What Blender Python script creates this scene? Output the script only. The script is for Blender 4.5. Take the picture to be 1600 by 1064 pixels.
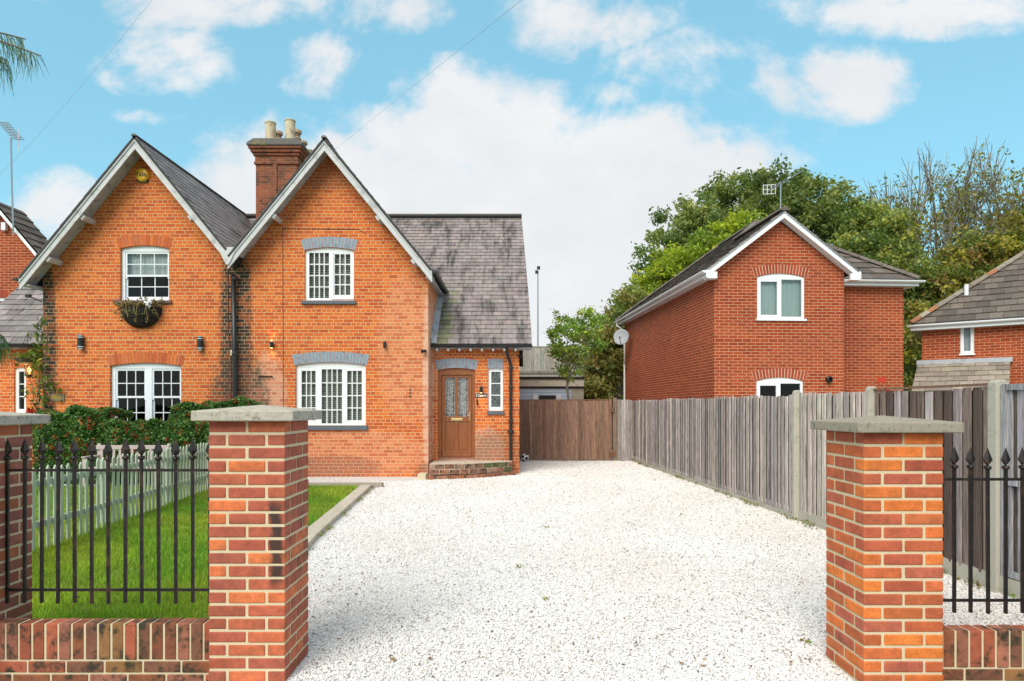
import bpy, bmesh, math, random
import numpy as np
from mathutils import Vector, Matrix
from mathutils.geometry import tessellate_polygon
random.seed(7); RNG = np.random.default_rng(7)
R = math.radians
for o in list(bpy.data.objects): bpy.data.objects.remove(o)
scene = bpy.context.scene
COL = scene.collection
# ------------------------------------------------------------------ camera
F = 1030.0; CZ = 1.57; HOR = 635.0
cd = bpy.data.cameras.new('camera'); cam = bpy.data.objects.new('camera', cd); COL.objects.link(cam)
cd.sensor_width = 36; cd.sensor_fit = 'HORIZONTAL'; cd.lens = 36*F/1600
cd.shift_y = (HOR-532)/1600; cd.clip_start = .05; cd.clip_end = 2000
cam.location = (0, 0, CZ); cam.rotation_euler = (R(90), 0, 0)
scene.camera = cam
# ------------------------------------------------------------------ light
SUN_EL, SUN_AZ = R(42), R(203)      # azimuth from +Y clockwise: behind the camera, to the right
sl = bpy.data.lights.new('sun', 'SUN'); sl.energy = 2.2; sl.angle = R(42); sl.color = (1, .92, .81)
so = bpy.data.objects.new('sun', sl); COL.objects.link(so)
sd = Vector((math.sin(SUN_AZ)*math.cos(SUN_EL), math.cos(SUN_AZ)*math.cos(SUN_EL), math.sin(SUN_EL)))
so.rotation_euler = sd.to_track_quat('Z', 'Y').to_euler(); so.location = (10, -10, 20)
scene.view_settings.view_transform = 'Standard'; scene.view_settings.look = 'None'
scene.view_settings.gamma = 1; scene.view_settings.exposure = 0.66
world = bpy.data.worlds.new('World'); scene.world = world; world.use_nodes = True
class NT:
    def __init__(s, tree): s.t = tree; s.n = tree.nodes; s.l = tree.links
    def node(s, typ, ins={}, **kw):
        n = s.n.new(typ)
        for k, v in kw.items(): setattr(n, k, v)
        for k, v in ins.items(): s.set(n.inputs[k], v)
        return n
    def set(s, inp, v):
        if hasattr(v, 'is_output'): s.l.new(v, inp)
        else:
            if hasattr(inp.default_value, '__len__') and not isinstance(v, (tuple, list)): v = (v,)*len(inp.default_value)
            if hasattr(inp.default_value, '__len__') and len(inp.default_value) == 4 and len(v) == 3: v = (*v, 1)
            inp.default_value = v
    def math(s, op, a, b=0.0, c=0.0, clamp=False):
        n = s.n.new('ShaderNodeMath'); n.operation = op; n.use_clamp = clamp
        s.set(n.inputs[0], a); s.set(n.inputs[1], b); s.set(n.inputs[2], c); return n.outputs[0]
    def mix(s, f, a, b, mode='MIX'):
        n = s.n.new('ShaderNodeMix'); n.data_type = 'RGBA'; n.blend_type = mode
        s.set(n.inputs[0], f); s.set(n.inputs[6], a); s.set(n.inputs[7], b); return n.outputs[2]
    def ramp(s, f, stops):
        n = s.n.new('ShaderNodeValToRGB'); s.set(n.inputs[0], f); e = n.color_ramp.elements
        while len(e) > 1: e.remove(e[0])
        e[0].position = stops[0][0]; e[0].color = (*stops[0][1], 1) if len(stops[0][1]) == 3 else stops[0][1]
        for p, c in stops[1:]:
            x = e.new(p); x.color = (*c, 1) if len(c) == 3 else c
        return n.outputs[0]
    def noise(s, vec, scale, detail=4, rough=.55, dist=0.0):
        n = s.node('ShaderNodeTexNoise', {'Scale': scale, 'Detail': detail, 'Roughness': rough, 'Distortion': dist})
        if vec is not None: s.set(n.inputs['Vector'], vec)
        return n.outputs['Fac']
    def mapping(s, vec, scale=(1, 1, 1), loc=(0, 0, 0), rot=(0, 0, 0)):
        n = s.node('ShaderNodeMapping', {'Vector': vec, 'Scale': scale, 'Location': loc, 'Rotation': rot}); return n.outputs[0]
    def smooth(s, x, a, b):
        n = s.node('ShaderNodeMapRange', {'Value': x, 'From Min': a, 'From Max': b}, interpolation_type='SMOOTHSTEP'); return n.outputs[0]
def make_world():
    w = NT(world.node_tree); w.n.clear()
    sky = w.node('ShaderNodeTexSky', sky_type='NISHITA', sun_disc=False, sun_elevation=SUN_EL, sun_rotation=SUN_AZ)
    sky.air_density = 1.0; sky.dust_density = .6; sky.ozone_density = 2.0
    tc = w.node('ShaderNodeTexCoord'); sp = w.node('ShaderNodeSeparateXYZ', {0: tc.outputs['Generated']})
    ay = w.math('ADD', w.math('ABSOLUTE', sp.outputs[1]), .08)
    u = w.math('DIVIDE', sp.outputs[0], ay); v = w.math('DIVIDE', sp.outputs[2], ay)
    cv = w.node('ShaderNodeCombineXYZ', {0: u, 1: v, 2: 0.0}).outputs[0]
    n1 = w.noise(cv, 3.6, 10, .62, .5); n2 = w.noise(w.mapping(cv, (1, 1.5, 1), (3, 1, 0)), 11, 7, .6)
    # clouds: soft masses high over the houses (azimuth / height tangents, size)
    blobs = [(-.03, .19, .53, .29, 1.5), (.06, .10, .60, .22, 1.3), (.22, .335, .25, .14, 1.5), (.34, .36, .12, .11, 1.1), (-.30, .33, .20, .14, 1.2), (-.09, .475, .13, .06, 1.0), (-.06, .40, .26, .09, 1.2), (-.52, .52, .12, .06, .8), (-.30, .51, .09, .065, .8), (-.45, .615, .26, .05, .95), (-.20, .60, .11, .04, .7),
             (.12, .585, .15, .065, .95), (.28, .52, .16, .06, .95), (.38, .475, .10, .05, .8), (.505, .49, .11, .065, .95), (.64, .605, .26, .05, .95), (-.74, .30, .12, .08, .75), (.16, .47, .06, .03, .7),
             (-.55, .44, .06, .015, .35), (.45, .385, .07, .05, .45), (.03, .46, .1, .04, .5)]
    acc = None
    for (cx, cy, rx, ry, st) in blobs:
        # normalise by the softened depth used above
        k = 1/(1+.08*math.sqrt(1+cx*cx+cy*cy))
        dx = w.math('DIVIDE', w.math('SUBTRACT', u, cx*k), rx); dy = w.math('DIVIDE', w.math('SUBTRACT', v, cy*k), ry)
        d = w.math('ADD', w.math('MULTIPLY', dx, dx), w.math('MULTIPLY', dy, dy))
        g = w.math('MULTIPLY', w.math('SUBTRACT', 1.0, d, clamp=True), st)
        acc = g if acc is None else w.math('MAXIMUM', acc, g)
    fld = w.math('ADD', acc, w.math('MULTIPLY', w.math('SUBTRACT', n1, .5), 3.4))
    fld = w.math('ADD', fld, w.math('MULTIPLY', w.math('SUBTRACT', n2, .5), 1.7))
    mask = w.smooth(fld, .12, .95)
    mask = w.math('MULTIPLY', mask, w.smooth(acc, .0, .16))
    low = w.smooth(v, .16, .02)
    mask = w.math('MAXIMUM', mask, w.math('MULTIPLY', low, .8)); mask = w.math('MAXIMUM', mask, w.math('MULTIPLY', w.smooth(v, .78, 1.5), .85))  # unseen cloud cover added overhead to turn the sky light neutral
    shade = w.smooth(w.noise(w.mapping(cv, (1, 1.4, 1), (7, 2, 0)), 4.5, 6, .6), .30, .72)
    cloud = w.mix(shade, (5.2, 5.3, 5.45), (5.9, 5.9, 5.92))
    thin = w.math('MULTIPLY', mask, .96)
    blue = w.mix(1.0, sky.outputs[0], (SKYK[0], SKYK[1], SKYK[2]), 'MULTIPLY')
    blue = w.mix(.6, blue, (1.95, 4.3, 5.6))
    colr = w.mix(thin, blue, cloud)
    up = w.math('GREATER_THAN', sp.outputs[2], -.02)
    colr = w.mix(up, (2.2, 2.1, 1.9), colr)
    bg = w.node('ShaderNodeBackground', {'Color': colr, 'Strength': .1})
    w.l.new(bg.outputs[0], w.node('ShaderNodeOutputWorld').inputs[0])
SKYK = (1.2, 1.64, 1.34)
make_world()
# ------------------------------------------------------------------ helpers
def P(x, y, Y):                       # a point seen at pixel x, y at depth Y
    return ((x-800)*Y/F, Y, CZ+(HOR-y)*Y/F)
class MB:
    def __init__(s, T=None): s.v = []; s.f = []; s.c = []; s.T = T
    def add(s, vs, fs, c=(1, 1, 1)):
        b = len(s.v)
        if s.T is not None: vs = [tuple(s.T @ Vector(q)) for q in vs]
        s.v += [tuple(q) for q in vs]; s.f += [tuple(i+b for i in q) for q in fs]; s.c += [c]*len(fs); return s
    def box(s, x0, x1, y0, y1, z0, z1, c=(1, 1, 1)):
        if x0 > x1: x0, x1 = x1, x0
        if y0 > y1: y0, y1 = y1, y0
        if z0 > z1: z0, z1 = z1, z0
        return s.add([(x0,y0,z0),(x1,y0,z0),(x1,y1,z0),(x0,y1,z0),(x0,y0,z1),(x1,y0,z1),(x1,y1,z1),(x0,y1,z1)],
              [(0,3,2,1),(4,5,6,7),(0,1,5,4),(1,2,6,5),(2,3,7,6),(3,0,4,7)], c)
    def obox(s, o, a, b, d, c=(1, 1, 1)):          # corner o and three edge vectors (a x b . d > 0)
        o, a, b, d = map(Vector, (o, a, b, d))
        if a.cross(b).dot(d) < 0: a, b = b, a
        vs = [o, o+a, o+a+b, o+b]; vs += [q+d for q in vs]
        return s.add(vs, [(0,3,2,1),(4,5,6,7),(0,1,5,4),(1,2,6,5),(2,3,7,6),(3,0,4,7)], c)
    def prism(s, pts, o, a, b, d, c=(1, 1, 1)):    # polygon pts (u,v) on axes a,b from o, extruded by d
        o, a, b, d = map(Vector, (o, a, b, d)); n = len(pts)
        lo = [o+a*p[0]+b*p[1] for p in pts]; hi = [q+d for q in lo]
        ar = sum(pts[i][0]*pts[(i+1)%n][1]-pts[(i+1)%n][0]*pts[i][1] for i in range(n))
        flip = (ar*a.cross(b).dot(d)) < 0
        fs = [tuple(reversed(range(n))), tuple(range(n, 2*n))]+[(i, (i+1)%n, n+(i+1)%n, n+i) for i in range(n)]
        if flip: fs = [tuple(reversed(f)) for f in fs]
        return s.add(lo+hi, fs, c)
    def tube(s, pts, rad, n=8, c=(1, 1, 1), caps=True, sq=1):
        pts = [Vector(p) for p in pts]; m = len(pts)
        if not hasattr(rad, '__len__'): rad = [rad]*m
        vs = []; up = Vector((0.123, .31, 1)).normalized()
        for i, p in enumerate(pts):
            t = (pts[min(i+1, m-1)]-pts[max(i-1, 0)])
            t = t.normalized() if t.length > 1e-9 else Vector((0, 0, 1))
            if abs(t.dot(up)) > .97: up2 = Vector((1, 0, 0))
            else: up2 = up
            a = t.cross(up2).normalized(); b = t.cross(a)
            for k in range(n):
                an = 2*math.pi*k/n; vs.append(p+(a*math.cos(an)+b*math.sin(an))*rad[i])
        fs = [(i*n+k, (i+1)*n+k, (i+1)*n+(k+1)%n, i*n+(k+1)%n) for i in range(m-1) for k in range(n)]
        if caps: fs += [tuple(range(n)), tuple(reversed(range((m-1)*n, m*n)))]
        return s.add(vs, fs, c)
    def lathe(s, prof, o=(0, 0, 0), n=16, c=(1, 1, 1), ax=None):   # prof [(r,h)]
        o = Vector(o); A = Vector(ax or (0, 0, 1)).normalized()
        a = A.orthogonal().normalized(); b = A.cross(a); vs = []
        for r, h in prof:
            for k in range(n):
                t = 2*math.pi*k/n; vs.append(o+A*h+(a*math.cos(t)+b*math.sin(t))*max(r, 1e-4))
        m = len(prof)
        fs = [(i*n+k, i*n+(k+1)%n, (i+1)*n+(k+1)%n, (i+1)*n+k) for i in range(m-1) for k in range(n)]
        fs += [tuple(reversed(range(n))), tuple(range((m-1)*n, m*n))]
        return s.add(vs, fs, c)
    def cut(s): s.marks = getattr(s, 'marks', [])+[(len(s.v), len(s.f))]; return s
    def build_each(s, name, mat, parent=None, **k):
        out = []; mk = getattr(s, 'marks', []); mk = mk if mk and mk[0] == (0, 0) else [(0, 0)]+mk
        if mk[-1] != (len(s.v), len(s.f)): mk = mk+[(len(s.v), len(s.f))]
        for (v0, f0), (v1, f1) in zip(mk, mk[1:]):
            m = MB(); m.v = s.v[v0:v1]; m.f = [tuple(i-v0 for i in f) for f in s.f[f0:f1]]; m.c = s.c[f0:f1]; out.append(m.build(name, mat, parent, **k))
        return out
    def build(s, name, mat, parent=None, smooth=False, bevel=0, uv=True):
        return mesh_obj(name, np.array(s.v, dtype=np.float64).reshape(-1, 3), s.f, s.c, mat, parent, smooth, bevel, uv)
def root_origin(o):
    v = Vector((0, 0, 0))
    while o is not None: v += o.location; o = o.parent
    return v
def mesh_obj(name, V, faces, cols, mat, parent=None, smooth=False, bevel=0, uv=True):
    me = bpy.data.meshes.new(name); org = root_origin(parent)
    O = np.array(org)
    me.from_pydata((V-O).tolist(), [], faces if isinstance(faces, list) else faces.tolist())
    ls = np.empty(len(me.polygons), dtype=np.int32); me.polygons.foreach_get('loop_total', ls)
    if cols is not None and len(cols):
        ca = me.color_attributes.new('Col', 'FLOAT_COLOR', 'CORNER')
        C4 = np.ones((len(cols), 4)); C4[:, :3] = np.array(cols)[:, :3]
        ca.data.foreach_set('color', np.repeat(C4, ls, axis=0).ravel())
    if uv:
        nor = np.empty(len(me.polygons)*3); me.polygons.foreach_get('normal', nor); nor = nor.reshape(-1, 3)
        U = np.stack([-nor[:, 1], nor[:, 0], np.zeros(len(nor))], 1); L = np.linalg.norm(U, axis=1)
        flat = L < .04; U[flat] = (1, 0, 0); L[flat] = 1; U /= L[:, None]; Vv = np.cross(nor, U)
        li = np.empty(len(me.loops), dtype=np.int32); me.loops.foreach_get('vertex_index', li)
        co = V[li]; Ur = np.repeat(U, ls, axis=0); Vr = np.repeat(Vv, ls, axis=0)
        uvl = me.uv_layers.new(name='UVMap')
        uvl.data.foreach_set('uv', np.stack([(co*Ur).sum(1), (co*Vr).sum(1)], 1).ravel())
    if smooth: me.polygons.foreach_set('use_smooth', [True]*len(me.polygons))
    me.materials.append(mat); me.update()
    o = bpy.data.objects.new(name, me); COL.objects.link(o)
    if parent is not None: o.parent = parent
    if bevel:
        b = o.modifiers.new('Bevel', 'BEVEL'); b.width = bevel; b.segments = 2; b.limit_method = 'ANGLE'
    return o
def thing(name, label, cat, loc=(0, 0, 0), group=None):
    o = bpy.data.objects.new(name, None); COL.objects.link(o); o.location = loc; o.empty_display_size = .2
    o['label'] = label; o['category'] = cat
    if group: o['group'] = group
    return o
def tag(o, label, cat, group=None, kind=None):
    if label: o['label'] = label
    if cat: o['category'] = cat
    if group: o['group'] = group
    if kind: o['kind'] = kind
    return o
def struct(o): o['kind'] = 'structure'; return o
def dup_tree(o, parent=None, delta=None):
    c = o.copy(); COL.objects.link(c)
    if parent is not None: c.parent = parent
    if delta is not None: c.location = Vector(o.location)+Vector(delta)
    for ch in list(o.children): dup_tree(ch, c)
    return c
def jit(c, a=.1, h=.02):
    k = 1+random.uniform(-a, a); return tuple(max(0, q*k*(1+random.uniform(-h, h))) for q in c)
def lerp(a, b, t): return a+(b-a)*t
# ------------------------------------------------------------------ materials
def new_mat(name):
    m = bpy.data.materials.new(name); m.use_nodes = True; n = NT(m.node_tree); n.n.clear()
    n.out = n.node('ShaderNodeOutputMaterial'); n.geo = n.node('ShaderNodeNewGeometry').outputs['Position']
    return m, n
def principled(n, col, rough=.8, bump=None, bd=.02, bs=.5, **kw):
    p = n.node('ShaderNodeBsdfPrincipled', {'Base Color': col, 'Roughness': rough})
    for k, v in kw.items(): n.set(p.inputs[k.replace('_', ' ')], v)
    if bump is not None:
        b = n.node('ShaderNodeBump', {'Height': bump, 'Strength': bs, 'Distance': bd}); n.l.new(b.outputs[0], p.inputs['Normal'])
    n.l.new(p.outputs[0], n.out.inputs[0]); return p
def mat_plain(name, col, rough=.6, var=.12, nscale=9, bd=.003, metal=0, spec=.5, dirt=None, dirts=3):
    m, n = new_mat(name); f = n.noise(n.geo, nscale, 6)
    c = n.mix(f, tuple(q*(1-var) for q in col), tuple(min(1, q*(1+var)) for q in col))
    if dirt:
        d = n.smooth(n.noise(n.geo, dirts, 8, .65), .50, .72); c = n.mix(d, c, dirt)
    principled(n, c, rough, n.noise(n.geo, nscale*4, 5), bd, .6, Metallic=metal, Specular_IOR_Level=spec); return m
def mat_vc(name, rough=.8, var=.2, nscale=14, stretch=(1, 1, 1), bd=.004, fine=60, dirt=None, dth=(.52, .72), dscale=5, spec=.4, bs=.7, fk=2):
    m, n = new_mat(name)
    a = n.node('ShaderNodeVertexColor', layer_name='Col').outputs[0]
    mp = n.mapping(n.geo, stretch)
    f = n.noise(mp, nscale, 7, .6); f2 = n.noise(mp, fine, 4, .6)
    k = n.math('ADD', n.math('MULTIPLY', n.math('SUBTRACT', f, .5), var*4), 1.0)
    k = n.math('ADD', k, n.math('MULTIPLY', n.math('SUBTRACT', f2, .5), var*fk))
    c = n.mix(1.0, a, n.node('ShaderNodeCombineColor', {0: k, 1: k, 2: k}).outputs[0], 'MULTIPLY')
    if dirt:
        d = n.smooth(n.noise(mp, dscale, 8, .68), *dth); c = n.mix(d, c, dirt)
    h = n.math('ADD', f, n.math('MULTIPLY', f2, .6))
    principled(n, c, rough, h, bd, bs, Specular_IOR_Level=spec); return m
def mat_leaf(name, rough=.45, trans=.35):
    m, n = new_mat(name)
    a = n.node('ShaderNodeVertexColor', layer_name='Col').outputs[0]
    f = n.noise(n.geo, 2.2, 3); c = n.mix(f, n.mix(1.0, a, (.75, .75, .75), 'MULTIPLY'), n.mix(1.0, a, (1.3, 1.25, 1.1), 'MULTIPLY'))
    p = n.node('ShaderNodeBsdfPrincipled', {'Base Color': c, 'Roughness': rough, 'Specular IOR Level': .3})
    t = n.node('ShaderNodeBsdfTranslucent', {'Color': n.mix(1.0, c, (1.5, 1.6, .7), 'MULTIPLY')})
    x = n.node('ShaderNodeMixShader', {0: trans, 1: p.outputs[0], 2: t.outputs[0]}); n.l.new(x.outputs[0], n.out.inputs[0]); return m
def mat_brick(name, stops, mortar, msize=.010, squash=.5, sqf=4, w=.2225, h=.0765, big=None, stains=(), pale=()):
    m, n = new_mat(name); uv = n.node('ShaderNodeUVMap', uv_map='UVMap').outputs[0]
    wob = n.noise(uv, 9, 3); wv = n.node('ShaderNodeVectorMath', {0: uv}, operation='ADD')
    off = n.node('ShaderNodeCombineXYZ', {0: n.math('MULTIPLY', n.math('SUBTRACT', wob, .5), .012), 1: n.math('MULTIPLY', n.math('SUBTRACT', n.noise(uv, 5, 2), .5), .012), 2: 0.0})
    n.l.new(off.outputs[0], wv.inputs[1])
    b = n.node('ShaderNodeTexBrick', {'Vector': wv.outputs[0], 'Color1': (0, 0, 0), 'Color2': (1, 1, 1), 'Mortar': (.5, .5, .5), 'Scale': 1.0, 'Mortar Size': msize*.5, 'Mortar Smooth': .25, 'Bias': 0.0, 'Brick Width': w, 'Row Height': h})
    b.offset = .5; b.squash = squash; b.squash_frequency = sqf
    t = n.math('ADD', n.math('MULTIPLY', b.outputs[0], .55), n.math('ADD', n.math('MULTIPLY', n.noise(uv, 2.2, 5, .6), .28), n.math('MULTIPLY', n.math('SUBTRACT', n.noise(n.mapping(uv, (1, 2, 1)), 16, 5, .7), .35), .6)))
    c = n.ramp(t, stops)
    f = n.noise(uv, 40, 6, .65); c = n.mix(n.math('MULTIPLY', f, .55), c, n.mix(1.0, c, (.55, .5, .5), 'MULTIPLY'))
    if big: c = n.mix(n.math('MULTIPLY', n.smooth(n.noise(uv, .7, 5, .6), .42, .66), big[1]), c, big[0])
    mc = n.mix(n.noise(uv, 12, 4), tuple(q*.75 for q in mortar), mortar)
    c = n.mix(b.outputs[1], c, mc)
    sp = n.node('ShaderNodeSeparateXYZ', {0: n.geo})
    for (cx, rx, cz, rz, col, amt) in pale+stains:      # wear and stains with a shape of their own, in world metres
        dx = n.math('DIVIDE', n.math('SUBTRACT', sp.outputs[0], cx), rx); dz = n.math('DIVIDE', n.math('SUBTRACT', sp.outputs[2], cz), rz)
        d = n.math('SUBTRACT', 1.0, n.math('ADD', n.math('MULTIPLY', dx, dx), n.math('MULTIPLY', dz, dz)), clamp=True)
        k = n.math('ADD', n.math('MULTIPLY', d, 1.35), n.math('MULTIPLY', n.math('SUBTRACT', n.noise(uv, 8, 9, .75), .52), 2.2))
        k = n.math('MULTIPLY', n.math('MULTIPLY', n.smooth(k, .1, .75), n.smooth(d, 0, .3)), amt)
        bk = n.math('ADD', .5, n.math('MULTIPLY', n.smooth(b.outputs[0], .1, .7), .5))
        c = n.mix(n.math('MULTIPLY', n.math('MULTIPLY', k, bk), n.math('SUBTRACT', 1.0, n.math('MULTIPLY', b.outputs[1], .6))), c, col)
    hgt = n.math('ADD', n.math('SUBTRACT', 1.0, b.outputs[1]), n.math('MULTIPLY', f, .5))
    principled(n, c, .86, hgt, .006, .8, Specular_IOR_Level=.3); return m
M = {}
DK = (.045, .03, .025)
M['brick_old'] = mat_brick('brick_old', [(0, (.29, .05, .02)), (.18, (.52, .095, .024)), (.5, (.70, .15, .028)), (.78, (.78, .20, .034)), (1, (.72, .24, .085))], (.84, .62, .37), .0105, .5, 4,
    stains=((-6.2, .44, 3.3, 3.3, DK, 1.0), (-6.12, .85, 1.4, 1.8, (.08, .045, .032), .9), (-10.56, .42, 2.9, 2.9, DK, 1.0), (-1.95, .3, 0, .4, (.15, .07, .05), .6), (-.35, .8, .45, .7, (.13, .07, .045), .6), (-4.1, 1.2, 6.9, .6, (.22, .08, .05), .5),
            (-8.3, .75, 3.9, .25, (.10, .05, .04), .8), (-4.0, 1.3, .2, .35, (.2, .08, .06), .6)),
    pale=((-5.5, .55, 1.7, 1.3, (.66, .5, .42), .4), (-2.3, .9, 2.9, 2.0, (.74, .42, .27), .26), (-3.6, 2.2, .5, .7, (.66, .40, .27), .28), (-.6, .5, .6, .6, (.62, .5, .42), .4), (-1.92, .10, 2, 2.6, (.7, .48, .38), .6)))
M['brick_new'] = mat_brick('brick_new', [(0, (.25, .04, .016)), (.4, (.39, .062, .02)), (.8, (.49, .092, .028)), (1, (.41, .07, .022))], (.74, .48, .28), .0105, 1.0, 2, w=.225, h=.075, big=((.25, .035, .02), .35))
M['brick_arch'] = mat_vc('brick_arch', .85, .14, 30)
M['mortar'] = mat_plain('mortar', (.66, .54, .35), .95, .16, 60, .004)
M['pillar_brick'] = mat_vc('pillar_brick', .75, .30, 13, bd=.004, fine=90, spec=.4, dirt=(.17, .06, .035), dth=(.60, .78), dscale=9, fk=3)
M['wall_brick'] = mat_vc('wall_brick', .85, .25, 16, bd=.004, fine=120, dirt=(.045, .035, .02), dth=(.47, .63), dscale=9)
M['slate'] = mat_vc('slate', .6, .16, 7, bd=.003, fine=50, dirt=(.075, .068, .06), dth=(.47, .66), dscale=1.8, stretch=(2.4, .45, .45))
M['slate_base'] = mat_plain('slate_base', (.05, .048, .05), .9)
M['tile'] = mat_vc('tile', .85, .22, 9, bd=.004, fine=60, dirt=(.23, .2, .16), dth=(.6, .78), dscale=14)
M['lead'] = mat_plain('lead', (.42, .44, .47), .5, .25, 5, dirt=(.2, .2, .19))
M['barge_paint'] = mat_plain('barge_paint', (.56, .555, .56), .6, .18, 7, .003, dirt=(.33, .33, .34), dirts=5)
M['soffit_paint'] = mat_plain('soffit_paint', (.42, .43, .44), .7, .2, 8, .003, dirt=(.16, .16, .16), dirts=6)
M['white_upvc'] = mat_plain('white_upvc', (.84, .85, .86), .3, .03, 4, .0005)
M['white_paint'] = mat_plain('white_paint', (.80, .82, .86), .4, .05, 8, .001)
M['gutter_black'] = mat_plain('gutter_black', (.018, .019, .021), .35, .3, 12, .001)
M['metal_black'] = mat_plain('metal_black', (.012, .012, .013), .4, .3, 12, .0005)
M['metal_grey'] = mat_plain('metal_grey', (.38, .40, .42), .4, .15, 9, metal=.7)
M['blue_grey'] = mat_plain('blue_grey', (.25, .315, .38), .6, .16, 10, .003, dirt=(.13, .16, .20), dirts=11)
M['sill_grey'] = mat_plain('sill_grey', (.10, .12, .15), .6, .2, 10, .003)
M['sill_brown'] = mat_plain('sill_brown', (.15, .09, .07), .8, .25, 12, .004)
M['stone'] = mat_plain('stone', (.47, .42, .34), .95, .32, 26, .008, dirt=(.17, .15, .11), dirts=34)
M['dish_grey'] = mat_plain('dish_grey', (.34, .37, .40), .6, .06, 6, .0005)
M['stone_dark'] = mat_plain('stone_dark', (.33, .29, .22), .95, .4, 24, .008, dirt=(.12, .11, .07), dirts=24)
M['stone_block'] = mat_plain('stone_block', (.62, .52, .36), .9, .15, 30)
M['concrete'] = mat_plain('concrete', (.46, .43, .36), .95, .18, 40, .004, dirt=(.28, .28, .20), dirts=8)
M['concrete_step'] = mat_plain('concrete_step', (.60, .50, .40), .95, .22, 12, .006, dirt=(.30, .20, .14), dirts=7)
M['fence_wood'] = mat_vc('fence_wood', .85, .40, 5, stretch=(6, 6, .3), bd=.012, fine=20, spec=.2, dirt=(.085, .068, .058), dth=(.55, .72), dscale=4.0, fk=4.5)
M['picket_paint'] = mat_vc('picket_paint', .6, .08, 10, stretch=(1, 1, .5), bd=.002, dirt=(.20, .26, .14), dth=(.60, .78), dscale=7)
M['timber'] = mat_vc('timber', .85, .2, 7, stretch=(3, 1, 1), bd=.006)
M['iron'] = mat_plain('iron', (.016, .013, .012), .42, .4, 40, .0015, metal=.25, dirt=(.075, .034, .022), dirts=18)
M['leaf'] = mat_leaf('leaf'); M['leaf_dark'] = mat_leaf('leaf_dark', .4, .18); M['grass'] = mat_leaf('grass', .6, .45)
M['bark'] = mat_plain('bark', (.13, .11, .08), .95, .3, 14, .01)
M['bark_grey'] = mat_plain('bark_grey', (.24, .21, .17), .95, .25, 10, .01)
M['berry'] = mat_plain('berry', (.55, .03, .015), .3, .2, 20)
M['soil'] = mat_plain('soil', (.06, .045, .03), 1, .3, 14, .01)
M['clay'] = mat_plain('clay', (.60, .50, .34), .85, .15, 12, dirt=(.32, .22, .15), dirts=5)
M['clay_red'] = mat_plain('clay_red', (.52, .36, .24), .85, .2, 12)
M['stoneware'] = mat_vc('stone_stain', .9, .2, 12)
M['yellow'] = mat_plain('yellow', (.85, .50, .03), .4, .04, 9, .0005)
M['brass'] = mat_plain('brass', (.65, .50, .24), .25, .1, 9, metal=.9)
M['chrome'] = mat_plain('chrome', (.65, .65, .65), .2, .05, 9, metal=.95)
M['slats'] = mat_plain('slats', (.52, .52, .42), .5, .05, 9)
M['curtain'] = mat_plain('curtain', (.75, .8, .82), .9, .1, 9)
M['blind'] = mat_plain('blind', (.62, .74, .72), .8, .08, 9)
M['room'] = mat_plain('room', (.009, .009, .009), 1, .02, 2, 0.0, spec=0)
M['blue_clad'] = mat_plain('blue_clad', (.50, .63, .76), .5, .08, 9)
M['cream'] = mat_plain('cream', (.62, .58, .47), .7, .1, 7, dirt=(.4, .36, .28))
M['bench_paint'] = mat_plain('bench_paint', (.55, .44, .42), .7, .2, 14)
M['ball'] = mat_vc('ball', .35, .03)
M['vc_plain'] = mat_vc('vc_plain', .8, .15, 12)
def glass_mat(name, tint=(1, 1, 1), refl=.10, rough=.0, bump=0):
    m, n = new_mat(name)
    fr = n.node('ShaderNodeFresnel', {'IOR': 1.5}).outputs[0]
    g = n.node('ShaderNodeBsdfGlossy', {'Color': (1, 1, 1), 'Roughness': rough}); t = n.node('ShaderNodeBsdfTransparent', {'Color': tint})
    if bump:
        h = n.noise(n.geo, bump, 3, .6, 1.5); bb = n.node('ShaderNodeBump', {'Height': h, 'Strength': 1.0, 'Distance': .02})
        n.l.new(bb.outputs[0], g.inputs['Normal'])
    x = n.node('ShaderNodeMixShader', {0: n.math('ADD', fr, refl, clamp=True), 1: t.outputs[0], 2: g.outputs[0]}); n.l.new(x.outputs[0], n.out.inputs[0]); return m
M['glass'] = glass_mat('glass', (.9, .93, .92), -.015)
def leaded():
    m, n = new_mat('obscure_glass'); v = n.node('ShaderNodeTexVoronoi', {'Vector': n.geo, 'Scale': 75.0})
    c = n.ramp(n.noise(n.geo, 38, 3, .7, 1.5), [(.36, (.05, .055, .05)), (.5, (.22, .24, .23)), (.62, (.62, .66, .68))])
    principled(n, c, .12, v.outputs[0], .01, 1.0); return m
M['obscure'] = leaded()
def door_wood():
    m, n = new_mat('door_wood'); f = n.noise(n.mapping(n.geo, (30, 30, 1.6)), 3, 6, .6, .4)
    c = n.ramp(f, [(.3, (.16, .045, .012)), (.5, (.27, .085, .024)), (.7, (.36, .13, .04))])
    principled(n, c, .38, f, .001, .4); return m
M['door_wood'] = door_wood()
def emis(name, col, s):
    m, n = new_mat(name); e = n.node('ShaderNodeEmission', {'Color': col, 'Strength': s}); n.l.new(e.outputs[0], n.out.inputs[0]); return m
M['bulb'] = emis('bulb', (1, .62, .25), 6.0); M['bulb_soft'] = emis('bulb_soft', (1, .60, .22), 1.6)
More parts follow.
